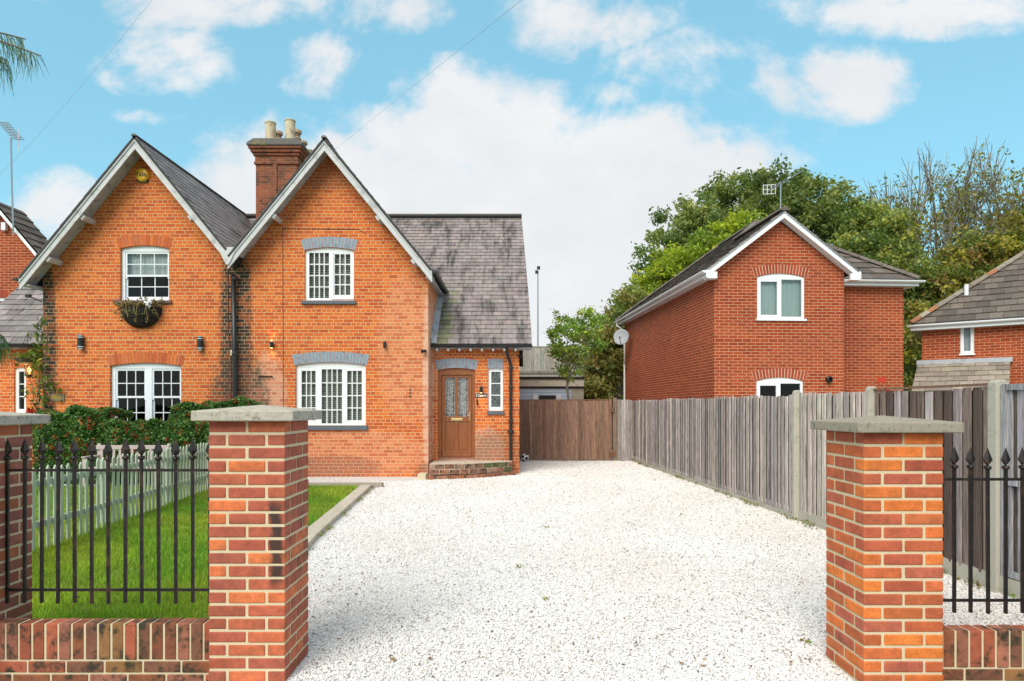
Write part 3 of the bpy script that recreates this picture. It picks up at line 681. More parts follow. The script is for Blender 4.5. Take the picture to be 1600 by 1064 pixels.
        lb = MB(); pp.box(lb, ux(704.5), ux(723), zz(657), zz(652.5), .066, .077); pp.box(lb, ux(706.5), ux(721), zz(655.8), zz(653.8), .060, .066); lb.build('letterbox', M['brass'], door, bevel=.003)
        h = MB(); pp.box(h, ux(732.8), ux(735), zz(656), zz(642), .065, .077)
        h.tube([pp.pt(ux(734), zz(648), .07), pp.pt(ux(734), zz(648), .03), pp.pt(ux(729.5), zz(648), .025)], .009); h.build('door_handle', M['brass'], door)
        pl = MB(); pp.box(pl, a0, a1, .30, .364, .045, .12, (.42, .25, .2)); pl.build('threshold', M['vc_plain'], t)
        room(pp, t, a0, a1, .3, 2.6, .125, .6)
    # ---------------- roof : gable slopes
    S = MB(); Bs = MB(); y0 = YF-.48; cosv = 1/math.sqrt(1+SL*SL)
    xo = x0-.2 if left else x0; xi = x1 if left else x1+.14
    for sg, xe in ((-1, xo), (1, xi)):
        L = abs(xe-ax)/cosv
        tiled(S, Bs, (xe, y0, gz(xe, ax, rz)), (0, 1, 0), (-sg*cosv, 0, SL*cosv), [(0, 0), (RY-y0, 0), (RY-y0, L), (0, L)], .26, .205, .012, slate_col)
    rr = MB(); ridge_tiles(rr, (ax, y0-.02, rz-.01), (ax, RY, rz-.01), .06, colf=lambda: jit((.17, .16, .16), .15), seg=.4)
    # wing roof + cross roof
    vv = Vector((0, 1, WS)).normalized(); Lw = math.sqrt((RY-15.25)**2*(1+WS*WS))
    Lc = lambda Y: (Y-15.25)*math.sqrt(1+WS*WS)
    if left: pw = [(-12.87, 0), (XL+.02, 0), (XL+.02, Lc(16.9)), (XM, Lc(16.9)), (XM, Lw), (-12.75, Lw)]
    else: pw = [(XM, Lc(16.9)), (XR-.02, Lc(16.9)), (XR-.02, 0), (.46, 0), (.455, Lc(15.8)), (.42, Lc(17)), (.295, Lw), (XM, Lw)]
    def wcol(u, v):
        c = slate_col()
        if not left:
            c = tuple(q*1.08 for q in c)
            if u < XR+.36 and v < 2.4 and random.random() < .6: c = jit((.20, .20, .12), .3)
        else: kk = random.uniform(.8, 1.15); c = (c[0]*kk*.95, c[1]*kk, c[2]*kk*1.02)
        return c
    tiled(S, Bs, (0, 15.25, 3.02), (1, 0, 0), vv, pw, .34 if left else .25, .235 if left else .19, .021, wcol)
    # rear slope
    Bs.prism([(px_-.25*(-sgn)*-1 if False else (px_ + .25*sgn), 0), (XM, 0), (XM, 6.5), (px_+.12*sgn, 6.5)], (0, 25.0, RZ-WS*4.9), (1, 0, 0), Vector((0, -1, WS)).normalized(), (0, 0, -.05))
    ridge_tiles(rr, (.30 if not left else -12.7, RY, RZ), (XM, RY, RZ), .11, colf=lambda: jit((.30, .265, .22), .22), seg=.42)
    roof = S.build('roof', M['slate'], t); Bs.build('roof_deck', M['slate_base'], roof); rr.build('ridge_tiles', M['tile'], roof)
    # ---------------- bargeboards, soffits, purlin ends
    bb = MB(); sf = MB(); pu = MB()
    for sg, xe in ((-1, xo), (1, xi)):
        zE = gz(xe, ax, rz); dirv = Vector((xe-ax, 0, zE-rz)).normalized(); nrm = Vector((-dirv.z*sg*sg, 0, 0)); dn = Vector((0, 0, -1))
        hgt = .26
        bb.prism([(ax, rz-.02), (xe, zE-.02), (xe, zE-.02-hgt), (ax, rz-.02-hgt)], (0, y0+.03, 0), (1, 0, 0), (0, 0, 1), (0, .03, 0))
        bb.prism([(ax, rz-.01), (xe, zE-.01), (xe, zE-.12), (ax, rz-.12)], (0, y0+.006, 0), (1, 0, 0), (0, 0, 1), (0, .023, 0))
        sf.prism([(ax, rz-.11), (xe, zE-.11), (xe, zE-.135), (ax, rz-.135)], (0, y0+.062, 0), (1, 0, 0), (0, 0, 1), (0, YF-y0-.064, 0))
    for (x_, y_) in (((135, 338), (82, 398), (303, 338)) if left else ((431, 340), (593, 340), (648, 402))):
        X, _, Zz = P(x_, y_, YF-.25); sg = -1 if X < ax else 1; Zz = gz(X, ax, rz)-.30
        an = math.atan(SL)*sg
        u_ = Vector((math.cos(an), 0, -math.sin(an))); w_ = Vector((math.sin(an), 0, math.cos(an)))
        pu.obox(Vector((X, y0+.07, Zz))-u_*.055-w_*.05, u_*.11, (0, .42, 0), w_*.13); pu.cut()
    if left: bb.prism([(-.20, .02), (.20, .02), (.03, -.33), (-.03, -.33)], (XM, y0+.002, gz(XM, ax, rz)), (1, 0, 0), (0, 0, 1), (0, .027, 0))
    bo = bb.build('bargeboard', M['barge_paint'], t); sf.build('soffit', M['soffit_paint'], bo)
    pu.build_each('purlin_end', M['barge_paint'], t, bevel=.006)
    # gutters and pipes
    g = MB(); ge = xo if left else xi
    ze = gz(ge, ax, rz)
    half_gutter(g, (ge+(-.05 if left else .05), y0-.02, ze-.02), (ge+(-.05 if left else .05), 16.95, ze-.02), .06)
    if left: g.cut(); half_gutter(g, (-12.9, 15.2, 3.0), (XL, 15.2, 3.0), .05); g.tube([(XL-.06, 15.2, 2.96), (XL-.08, 15.42, 2.75), (XL-.08, 15.42, 0)], .035)
    else:
        g.cut(); half_gutter(g, (XR+.0, 15.19, 2.995), (.47, 15.19, 2.995), .055)
        A = [P(791, 541, 15.2), P(792.5, 552, 15.3), P(798, 569, 15.44)]
        g.tube([A[0], A[1], A[2], (A[2][0], 15.44, .31)], .036, 10)
        for z in (2.45, 2.0, 1.2, .95): g.lathe([(.045, 0), (.05, .01), (.05, .05), (.045, .06)], (A[2][0], 15.44, z), 12)
        g.box(A[2][0]-.075, A[2][0]+.075, 15.43, 15.49, .99, 1.02)
    g.build_each('gutter', M['gutter_black'], t)
    # eaves soffit along the outer eave
    e = MB()
    if left: e.box(xo, x0, y0+.07, 16.9, ze-.17, ze-.14); e.cut(); e.box(-12.8, XL, 15.27, YP, 2.93, 2.96)
    else:
        e.box(x1, xi, y0+.07, 16.9, ze-.17, ze-.14); e.cut(); e.box(XR, .2, 15.27, YP, 2.93, 2.96)
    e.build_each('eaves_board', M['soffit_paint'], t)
    if not left:
        e = MB()
        for i in range(8): x = XR+.12+i*.26; e.box(x, x+.045, 15.22, 15.48, 2.87, 2.93); e.cut()
        e.build_each('rafter_end', M['barge_paint'], t)
        fl = MB(); n_ = Vector((0, -WS, 1)).normalized()
        fl.obox(Vector((XR+.003, 15.24, 3.035)), (.13, 0, 0), vv*Lc(16.9), n_*.02); fl.obox(Vector((XR+.003, 15.24, 3.055)), (.02, 0, 0), vv*Lc(16.9), n_*.10)
        fl.build('flashing', M['lead'], t)
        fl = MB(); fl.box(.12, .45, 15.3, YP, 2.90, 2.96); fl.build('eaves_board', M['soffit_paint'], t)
    return t
cL = cottage(True); cR = cottage(False)
def chimney():
    c = MB(); x0, x1, y0, y1 = -7.27, -6.09, 18.7, 21.0
    c.box(x0, x1, y0, y1, 5.5, 8.42); c.box(x0-.04, x1+.04, y0-.04, y1+.04, 8.42, 8.50); c.box(x0-.015, x1+.015, y0-.015, y1+.015, 8.50, 8.66)
    c.box(x0-.06, x1+.06, y0-.06, y1+.06, 8.66, 8.74); c.box(x0-.11, x1+.11, y0-.11, y1+.11, 8.74, 8.83); c.box(x0-.16, x1+.16, y0-.16, y1+.16, 8.83, 8.9)
    c.box(-6.78, -6.66, y0-.035, y0+.03, 5.5, 8.42)
    m = mat_brick('brick_sooty', [(0, (.07, .035, .025)), (.3, (.24, .07, .03)), (.6, (.40, .11, .045)), (1, (.32, .10, .05))], (.30, .22, .15), .01, .5, 2, big=((.04, .03, .026), .95))
    ch = c.build('chimney', m, cR, bevel=.01)
    k = MB(); k.prism([(x0-.2, 8.9), (x1+.2, 8.9), (x1+.2, 8.98), (x1-.0, 9.1), (x0+.0, 9.1), (x0-.2, 8.98)], (0, y0-.2, 0), (1, 0, 0), (0, 0, 1), (0, y1-y0+.4, 0))
    k.build('chimney_cap', mat_plain('sooty_cap', (.16, .15, .14), 1, .3, 14, .02, dirt=(.4, .3, .06), dirts=5), ch, bevel=.03)
    spec = [(-6.94, 18.95, .66, 0), (-6.94, 19.5, .62, 1), (-6.94, 20.05, .5, 1), (-6.38, 18.95, .72, 0), (-6.38, 19.5, .66, 1), (-6.38, 20.05, .55, 1), (-6.38, 20.6, .5, 0), (-6.94, 20.6, .45, 0)]
    for (x, y, h, kd) in spec:
        p = MB()
        if kd == 0: p.lathe([(.165, 0), (.15, .05), (.145, h-.04), (.16, h-.03), (.16, h), (.13, h), (.13, h-.2)], (x, y, 9.05), 20)
        else: p.lathe([(.15, 0), (.125, .05), (.115, h*.55), (.14, h*.6), (.14, h*.66), (.11, h*.7), (.11, h*.84), (.155, h*.88), (.155, h), (.11, h), (.11, h-.2)], (x, y, 9.05), 20)
        p.build('chimney_pot', M['clay'] if kd == 0 else M['clay_red'], ch, smooth=False)
chimney()
def party_pipe():
    t = thing('downpipe', 'black drainpipe with hopper head running down between the two brick gables', 'drainpipe', (-6.17, 14.7, 0))
    x = U(369.5); g = MB(); g.tube([(x, 14.70, 0), (x+.02, 14.70, 1.3), (x, 14.70, 2.6), (x-.03, 14.7, 4.5)], .05, 12)
    g.build('pipe', M['gutter_black'], t, smooth=True)
    h = MB(); z = Z(412); h.prism([(x-.06, z-.12), (x+.04, z-.12), (x+.15, z+.02), (x+.15, z+.14), (x-.17, z+.14), (x-.17, z+.02)], (0, 14.60, 0), (1, 0, 0), (0, 0, 1), (0, .17, 0))
    h.build('hopper', M['gutter_black'], t, bevel=.012)
    c = MB()
    for z in (Z(553)-.03, Z(440), 1.0): c.lathe([(.06, 0), (.066, .012), (.066, .06), (.06, .07)], (x+.005, 14.7, z), 12); c.cut()
    c.build_each('collar', M['gutter_black'], t)
party_pipe()
def small_cottage_things():
    v = MB()      # lead valley apron between gables
    z = gz(XM, AR, RZ); v.prism([(-.20, .25), (.20, .25), (.05, .05), (-.05, .05)], (XM, 14.36, z-.05), (1, 0, 0), (0, 0, 1), (0, .5, 0)); v.build('valley_lead', M['barge_paint'], cL)
    # cylinders wall lamps
    def lamp(px, py, pl, big, lab, lit):
        u, z = pl.px(px, py); t = thing('wall_lamp', lab, 'wall lamp', tuple(pl.pt(u, z, -.06)), 'outdoor wall lamps on the cottages')
        h = .145 if not big else .26; r = .035 if not big else .062; b = MB(); b.lathe([(r, -h/2), (r, h/2)], pl.pt(u, z, -.07), 16); pl.box(b, u-.02, u+.02, z-.04, z+.04, -.04, 0)
        b.build('lamp_body', M['metal_black'], t)
        if big:
            c = MB()
            for s in (-1, 1): c.lathe([(r+.004, -.012), (r+.004, .012)], pl.pt(u, z+s*(h/2-.035), -.07), 16); c.lathe([(r-.01, -.01), (r-.01, .01)], pl.pt(u, z+s*(h/2+.01), -.07), 16); c.cut()
            c.build_each('lamp_ring', M['chrome'], t)
        if lit:
            for s in lit:
                e = MB(); e.lathe([(r*.7, -.002), (r*.7, .002)], pl.pt(u, z+s*(h/2+.003), -.07), 12); e.build('bulb', M['bulb'], t)
                ld = bpy.data.lights.new('lamp_glow', 'SPOT'); ld.energy = 1.7 if not big else 1.4; ld.color = (1, .62, .22); ld.spot_size = R(120); ld.spot_blend = .8; ld.shadow_soft_size = .02
                lo = bpy.data.objects.new('lamp_glow', ld); COL.objects.link(lo); lo.parent = t; lo.location = (0, -.02, s*(h/2+.012)); lo.rotation_euler = (R(0 if s < 0 else 180), 0, 0)
    lamp(426, 538, pf, 0, 'small black cylinder wall lamp, lit, between the drainpipe and the casement window', (1, -1))
    lamp(602, 538.5, pf, 0, 'small black cylinder wall lamp, unlit, up and right of the ground floor casement window', None)
    lamp(752, 608, pp, 0, 'small black cylinder wall lamp glowing downward beside the brown front door', (-1,))
    lamp(129, 535, pf, 1, 'large black and chrome wall lamp left of the hanging half basket', (1,))
    lamp(315, 537, pf, 1, 'large black and chrome wall lamp right of the hanging half basket', (1,))
    # alarm box
    u, z = pf.px(224, 275); t = thing('alarm_box', 'round yellow burglar alarm box high in the left gable', 'alarm box', (u, YF, z))
    b = MB(); b.lathe([(.155, 0), (.15, .05), (.125, .085), (.08, .095)], (u, YF, z), 28, ax=(0, -1, 0)); b.build('cover', M['yellow'], t, smooth=False)
    b = MB(); b.prism([(-.1, -.16), (.1, -.16), (.13, -.10), (-.13, -.10)], (u, YF-.045, z), (1, 0, 0), (0, 0, 1), (0, .04, 0)); b.build('strobe', M['metal_black'], t)
    text('Yale', (u-.005, YF-.099, z-.005), .145, M['metal_black'], t)
    # plaque
    u, z = pf.px(91, 620); o = MB(); pf.box(o, u-.155, u+.155, z-.085, z+.08, -.03, 0, (.27, .2, .13)); o = tag(o.build('house_plaque', M['vc_plain'], None, bevel=.012), 'small wooden house plaque low on the left cottage wall', 'plaque')
    b = MB(); random.seed(3)
    for i in range(14): pf.box(b, u-.11+i*.014, u-.10+i*.014, z-.03+.02*math.sin(i), z+.03+.02*math.cos(i*1.7), -.034, -.0305, (.6, .42, .06))
    b.build('painted_motif', M['vc_plain'], o)
    # porch sign, key safe, cameras
    u, z = pp.px(751.5, 617); o = MB(); pp.box(o, u-.135, u+.135, z-.045, z+.045, -.02, 0, (.10, .105, .11)); o = tag(o.build('house_sign', M['vc_plain'], None, bevel=.003), 'dark slate house sign with white lettering beside the door', 'sign')
    text('1', (u-.10, YP-.022, z-.004), .085, M['white_upvc'], o); text('Crown', (u+.03, YP-.022, z-.004), .068, M['white_upvc'], o)
    u, z = pp.px(746, 627); o = MB(); pp.box(o, u-.02, u+.02, z-.075, z+.065, -.03, 0); tag(o.build('doorbell', M['metal_black'], None, bevel=.006), 'slim black doorbell under the slate house sign', 'doorbell')
    for (x, y, pl, lab, dx) in ((665, 548, pf, 'small black security camera at the corner of the gable wall', -1), (811, 556, pp, 'small black security camera on the porch corner above the brown gate', 1)):
        u, z = pl.px(x, y); t = thing('security_camera', lab, 'camera', tuple(pl.pt(u, z, 0)), 'security cameras')
        b = MB(); b.lathe([(.03, 0), (.03, .04), (.02, .05)], pl.pt(u, z, 0), 12, ax=(0, -1, 0)); b.build('mount', M['metal_black'], t)
        b = MB(); b.tube([pl.pt(u-.01, z+.005, -.06), pl.pt(u+.07*dx, z-.015, -.13)], [.032, .036], 12); b.build('lens_housing', M['metal_black'], t)
    u, z = pf.px(416, 588); o = MB(); o.tube([pf.pt(u-.16, z, -.02), pf.pt(u-.14, z+.015, -.03), pf.pt(u, z+.012, -.03), pf.pt(u+.13, z+.01, -.03), pf.pt(u+.15, z-.01, -.02)], .014, 8); tag(o.build('iron_bracket', M['metal_black']), 'thin dark iron bar fixed flat to the brickwork left of the casement', 'bracket')
    # wires on the wall
    o = MB(); o.tube([pf.pt(U(442), Z(358), -.01), pf.pt(U(443), Z(640), -.01)], .006, 5); o.tube([pf.pt(U(442), Z(358), -.01), pf.pt(U(560), Z(359), -.01), pf.pt(U(572), Z(366), -.01)], .006, 5)
    o.tube([pf.pt(U(356), Z(400), -.01), pf.pt(U(357), Z(520), -.012), pf.pt(U(361), Z(560), -.01), pf.pt(U(361), Z(640), -.01)], .010, 5)
    tag(o.build('wall_cable', mat_plain('cable_brown', (.16, .06, .035), .7)), 'thin cable clipped up the brick wall around the casement windows', 'cable')
    for i in range(3):
        u, z = pf.px(641, 608+i*5)
        if i == 0: ho = MB()
        ho.lathe([(.017, 0), (.02, .012)], pf.pt(u, z, 0), 8, ax=(0, -1, 0))
    tag(ho.build('wall_plug', M['metal_black']), 'row of three small black fixings in the brick right of the window', 'fixing')
    b = MB(); pf.box(b, U(361), U(367), Z(555), Z(546), -.05, .0); tag(b.build('junction_box', M['stone_block'], bevel=.006), 'small cream junction box beside the black drainpipe', 'box')
def text(s, loc, size, mat, parent):
    cu = bpy.data.curves.new('lettering', 'FONT'); cu.body = s; cu.size = size; cu.align_x = 'CENTER'; cu.align_y = 'CENTER'; cu.extrude = .001; cu.offset = size*.012
    to = bpy.data.objects.new('tmp', cu); COL.objects.link(to); dg = bpy.context.evaluated_depsgraph_get()
    me = bpy.data.meshes.new_from_object(to.evaluated_get(dg)); bpy.data.objects.remove(to)
    me.transform(Matrix.Rotation(R(90), 4, 'X')); me.materials.clear(); me.materials.append(mat)
    o = bpy.data.objects.new('lettering', me); COL.objects.link(o); o.parent = parent; o.location = Vector(loc)-root_origin(parent); return o
small_cottage_things()
def steps():
    t = thing('doorstep', 'worn curved brick and concrete doorsteps below the brown front door', 'steps', (-.9, 14.8, 0))
    def arc(x0, y0, x1, y1, bulge, n=14):
        p = []
        for i in range(n+1):
            q = i/n; p.append((lerp(x0, x1, q), lerp(y0, y1, q**1.5)-bulge*math.sin(math.pi*q)))
        return p
    for (nm, a, z0, z1, mt) in (('lower_step', arc(-1.84, 14.20, .10, 15.2, .09), -.05, .085, 0), ('upper_step', arc(-1.82, 14.48, .0, 15.22, .09), .085, .31, 1)):
        m = MB(); yb = YP+.0
        top = [(x, y+.0) for x, y in a]+[(a[-1][0], YP), (a[0][0], YP)]
        m.prism(top, (0, 0, z0), (1, 0, 0), (0, 1, 0), (0, 0, z1-z0-.03), (.35, .22, .15))
        m.build(nm, M['concrete_step'], t)
        b = MB(); L = 0; rows = 1 if not mt else 2
        pts = [Vector((x, y, 0)) for x, y in a]
        seg = [(pts[i+1]-pts[i]).length for i in range(len(pts)-1)]; tot = sum(seg)
        def at(d):
            for i, s_ in enumerate(seg):
                if d <= s_ or i == len(seg)-1: return pts[i].lerp(pts[i+1], min(1, d/s_))
                d -= s_
        hh = (z1-z0)/rows
        for r in range(rows):
            d = -(.11 if r % 2 else 0)
            while d < tot-.03:
                p, q = at(max(0, d+.006)), at(min(tot, d+.217)); e = (q-p)
                if e.length > .03:
                    nn = Vector((-e.y, e.x, 0)).normalized(); cc = random.choice([(.34, .15, .09), (.28, .14, .09), (.40, .24, .17), (.20, .12, .08)] if mt else [(.38, .14, .07), (.32, .12, .065), (.36, .16, .09)])
                    if mt and d > 1.1 and random.random() < .6: cc = (.12, .13, .05)
                    dz = random.uniform(-.004, .004); b.obox(p-nn*.008+Vector((0, 0, z0+r*hh+.005+dz)), e, nn*.1, (0, 0, hh-.011), jit(cc, .2))
                d += .223
        b.build('brick_riser', M['wall_brick'], t, bevel=.006)
        if mt:
            s_ = MB(); s_.prism([(x*1.0, y+.03) for x, y in a]+[(a[-1][0], YP), (a[0][0], YP)], (0, 0, z1-.028), (1, 0, 0), (0, 1, 0), (0, 0, .03)); s_.build('tread', M['concrete_step'], t)
    m = MB(); m.box(-2.04, -1.86, 14.22, 14.6, -.05, .12); tag(m.build('stone_block', M['stone_block'], None, bevel=.01), 'small cream stone block at the left end of the doorsteps', 'stone block')
steps()
# football
def football():
    bm = bmesh.new(); bmesh.ops.create_icosphere(bm, subdivisions=5, radius=.12)
    ic = bmesh.new(); bmesh.ops.create_icosphere(ic, subdivisions=1, radius=1); rot = Matrix.Rotation(.5, 3, 'X') @ Matrix.Rotation(.35, 3, 'Y')
    ax = [rot @ v.co.normalized() for v in ic.verts]; ic.free()
    V = [tuple(v.co) for v in bm.verts]; fs = [tuple(v.index for v in f.verts) for f in bm.faces]; cs = []
    for f in bm.faces:
        c = f.calc_center_median().normalized(); d = max(c.dot(a) for a in ax); cs.append((.012, .012, .014) if d > math.cos(R(21.5)) else (.82, .82, .8))
    bm.free(); X, Y = .37, 18.9
    o = mesh_obj('football', np.array(V)+np.array([X, Y, .118]), fs, cs, M['ball'], smooth=True)
    tag(o, 'black and white football resting on the gravel by the brown gate', 'football')
football()
# ------------------------------------------------------------------ gate pillars, low walls
PB = [(.36, .085, .035), (.42, .11, .04), (.30, .07, .035), (.33, .08, .045), (.50, .16, .04), (.55, .19, .04), (.38, .11, .06), (.29, .075, .05)]
def pillar(x0, y0, ztop, label, pal, seed, soot=False, w=.438, ivy=False, shape=None):
    random.seed(seed); t = thing('gate_pillar', label, 'brick pillar', (x0+w/2, y0+w/2, 0), 'brick gate pillars')
    b = MB(); core = MB(); h = .075; z = ztop-h; r = 0; core.box(x0+.005, x0+w-.005, y0+.005, y0+w-.005, -.38, ztop)
    j = .0135; H = .1; Sx = (w-j)/2
    while z > -.34:
        z0, z1 = z+j/2, z+h-j/2
        if r % 2 == 0:
            rects = [(0, Sx, 0, H), (Sx+j, w, 0, H), (0, Sx, w-H, w), (Sx+j, w, w-H, w), (0, H, H+j, w-H-j), (w-H, w, H+j, w-H-j)]
        else:
            rects = [(0, H, 0, Sx), (0, H, Sx+j, w), (w-H, w, 0, Sx), (w-H, w, Sx+j, w), (H+j, w-H-j, 0, H), (H+j, w-H-j, w-H, w)]
        for (a0, a1, b0, b1) in rects:
            c = random.choice(pal)
            if shape: c = shape(a0, a1, b0, z, c)
            d = random.uniform(-.0015, .0015); e = random.uniform(-.0015, .0015)
            b.box(x0+a0+d, x0+a1+d, y0+b0+e, y0+b1+e, z0+d*.6, z1+d*.6, jit(c, .10, .04))
        z -= h; r += 1
    b.build('bricks', M['pillar_soot'] if soot else M['pillar_brick'], t, bevel=.007); core.build('mortar', M['mortar'], t)
    c = MB(); ov = .068; a, bb_ = x0-ov, x0+w+ov; d, e = y0-ov, y0+w+ov; zb = ztop-.002; zt = ztop+.055; cx, cy = x0+w/2, y0+w/2; n = 8
    vs = [(a, d, zb), (bb_, d, zb), (bb_, e, zb), (a, e, zb), (a, d, zt), (bb_, d, zt), (bb_, e, zt), (a, e, zt), (cx, cy, zt+.035)]
    c.add(vs, [(0, 3, 2, 1), (0, 1, 5, 4), (1, 2, 6, 5), (2, 3, 7, 6), (3, 0, 4, 7), (4, 5, 8), (5, 6, 8), (6, 7, 8), (7, 4, 8)])
    c.build('coping_stone', M['stone_dark' if x0 > 0 else 'stone'], t, bevel=.006)
    return t
def soot_mat():
    m, n = new_mat('pillar_soot'); a = n.node('ShaderNodeVertexColor', layer_name='Col').outputs[0]
    f = n.noise(n.geo, 16, 7, .6); f2 = n.noise(n.geo, 110, 4)
    k = n.math('ADD', n.math('MULTIPLY', f, 1.3), n.math('ADD', n.math('MULTIPLY', f2, .7), .0)); c = n.mix(1.0, a, n.node('ShaderNodeCombineColor', {0: k, 1: k, 2: k}).outputs[0], 'MULTIPLY')
    sp = n.node('ShaderNodeSeparateXYZ', {0: n.geo})
    dx = n.math('DIVIDE', n.math('ABSOLUTE', n.math('SUBTRACT', n.math('ADD', sp.outputs[0], n.math('MULTIPLY', n.math('SUBTRACT', n.noise(n.geo, 9, 5), .5), .09)), -1.345)), .048)
    dz = n.math('DIVIDE', n.math('ABSOLUTE', n.math('SUBTRACT', n.math('ADD', sp.outputs[2], n.math('MULTIPLY', n.math('SUBTRACT', n.noise(n.geo, 7, 3), .5), .15)), .79)), .27)
    k = n.math('MULTIPLY', n.smooth(dx, 1.25, .35), n.smooth(dz, 1.15, .6)); c = n.mix(n.math('MULTIPLY', k, .93), c, (.028, .016, .014))
    principled(n, c, .75, n.math('ADD', f, n.math('MULTIPLY', f2, .6)), .003, .7); M['pillar_soot'] = m
soot_mat()
gpL = pillar(-1.733, 3.76, 1.493, 'brick gate pillar left of the driveway with sooty stain and stone cap', [(.40, .09, .045), (.36, .08, .04), (.42, .10, .045), (.38, .085, .045), (.60, .15, .045), (.37, .09, .05), (.50, .12, .045)], 11, soot=True)
gpR = pillar(1.964, 3.68, 1.43, 'brighter orange brick gate pillar right of the driveway with stone cap', [(.46, .105, .04), (.52, .125, .038), (.62, .155, .034), (.68, .175, .034), (.42, .095, .045), (.44, .11, .06), (.54, .135, .045), (.50, .12, .04), (.40, .085, .04)], 23, w=.446)
gpF = pillar(-3.49, 3.76, 1.465, 'weathered brick pillar at the left edge with ivy climbing it', [(.30, .10, .07), (.27, .08, .055), (.36, .12, .08), (.40, .12, .05), (.28, .09, .07)], 31)
WB = [(.34, .09, .045), (.38, .10, .05), (.26, .085, .04), (.30, .14, .05), (.20, .08, .045), (.36, .13, .08)]
def low_wall(x0, x1, y0, ztop, label, seed):
    random.seed(seed); t = thing('low_wall', label, 'low wall', ((x0+x1)/2, y0, 0), 'low brick walls below the railings')
    b = MB(); c = MB(); c.box(x0, x1, y0+.006, y0+.098, -.4, ztop-.006)
    x = x0
    while x < x1-.02:
        e = min(x+.066, x1); d = random.uniform(-.003, .003); b.box(x, e, y0+d, y0+.1025+d, ztop-.215, ztop+random.uniform(-.004, .002), jit(random.choice(WB), .15)); x += .0775
    z = ztop-.225-.0; r = 0
    while z > -.36:
        x = x0-(.11 if r % 2 else .02)
        while x < x1:
            a, e = max(x, x0), min(x+.215, x1)
            if e-a > .02: d = random.uniform(-.002, .002); b.box(a, e, y0+d, y0+.1025+d, z-.066, z, jit(random.choice(WB), .15))
            x += .226
        z -= .077; r += 1
    b.build('bricks', M['wall_brick'], t, bevel=.006); c.build('mortar', M['mortar'], t)
low_wall(-3.048, -1.736, 3.87, .30, 'stained low brick wall with upright top bricks between the two left pillars', 5)
low_wall(2.412, 6.0, 3.80, .282, 'stained low brick wall with upright top bricks right of the driveway', 6)
# ------------------------------------------------------------------ iron railings
def railing(x0, n, dx, Y, zt, zr1, zr2, zb, xe0, xe1, label):
    t = thing('iron_railing', label, 'railing', (x0, Y, 0), 'black spear topped railings')
    for z in (zr1, zr2):
        m = MB(); m.box(xe0, xe1, Y-.006, Y+.006, z-.008, z+.008); m.build('rail', M['iron'], t)
    zh = zt-.10
    b = MB(); b.box(x0-.0085, x0+.0085, Y-.0085, Y+.0085, zb, zh-.02); bo = b.build('bar', M['iron'], t, bevel=.002)
    s = MB(); s.lathe([(.008, -.035), (.019, -.03), (.021, -.022), (.019, -.014), (.009, -.008)], (x0, Y, zh), 10)
    q = [(-.030, 0), (0, .012), (.030, 0), (0, -.012)]
    vs = [(x0, Y, zh-.010)]+[(x0+.013*(1 if i < 0 else 1)*a/.03, Y+c, zh) for i, (a, c) in enumerate(q)]+[(x0+a, Y+c*.9, zh+.024) for a, c in q]+[(x0, Y, zt)]
    fs = [(0, 2, 1), (0, 3, 2), (0, 4, 3), (0, 1, 4)]+[(1+i, 1+(i+1)%4, 5+(i+1)%4, 5+i) for i in range(4)]+[(5+i, 5+(i+1)%4, 9) for i in range(4)]
    s.add(vs, fs); sp = s.build('spearhead', M['iron'], bo)
    for i in range(1, n):
        c = bo.copy(); COL.objects.link(c); c.parent = t; c.location = (dx*i, random.uniform(-.003, .003), random.uniform(-.004, .004)); c.rotation_euler = (0, random.uniform(-.004, .004), 0)
        e = sp.copy(); COL.objects.link(e); e.parent = c
random.seed(5)
railing(-3.046, 13, .1017, 3.98, 1.383, 1.188, .466, .385, -3.06, -1.72, 'black spear topped iron railing above the lawn between two left pillars')
railing(2.513, 20, .1012, 3.90, 1.335, 1.142, .426, .35, 2.40, 4.6, 'black spear topped iron railing at the right, in front of the grey fence')
# ------------------------------------------------------------------ green picket fence, bench
def picket_fence():
    t = thing('picket_fence', 'pale green pointed picket fence dividing the two front lawns', 'picket fence', (-5.3, 9, 0))
    m = MB(); r = MB(); po = MB(); Y = 4.6; i = 0; dirv = Vector((-.1, 1, 0)).normalized(); nx = Vector((-1, -.1, 0)).normalized()
    while Y < 14.4:
        o = Vector((pfx(Y), Y, 0)); h = .93+random.uniform(-.014, .014); w = .056
        m.prism([(0, .03), (w, .03), (w, h-.04), (w/2, h), (0, h-.04)], o, dirv, (0, 0, 1), -nx*.014, jit((.44, .50, .39), .10, .03)); Y += .128; i += 1
    for z in (.28, .72): a, b = Vector((pfx(4.6), 4.6, z)), Vector((pfx(14.4), 14.4, z)); r.obox(a+nx*.002, b-a, nx*.035, (0, 0, .07), (.38, .43, .34)); r.cut()
    Y = 4.7
    while Y < 14.5: po.obox(Vector((pfx(Y), Y, 0))+nx*.04, dirv*.07, nx*.07, (0, 0, .9), (.38, .43, .34)); po.cut(); Y += 1.9
    m.build('pickets', M['picket_paint'], t); r.build_each('rail', M['picket_paint'], t); po.build_each('post', M['picket_paint'], t)
picket_fence()
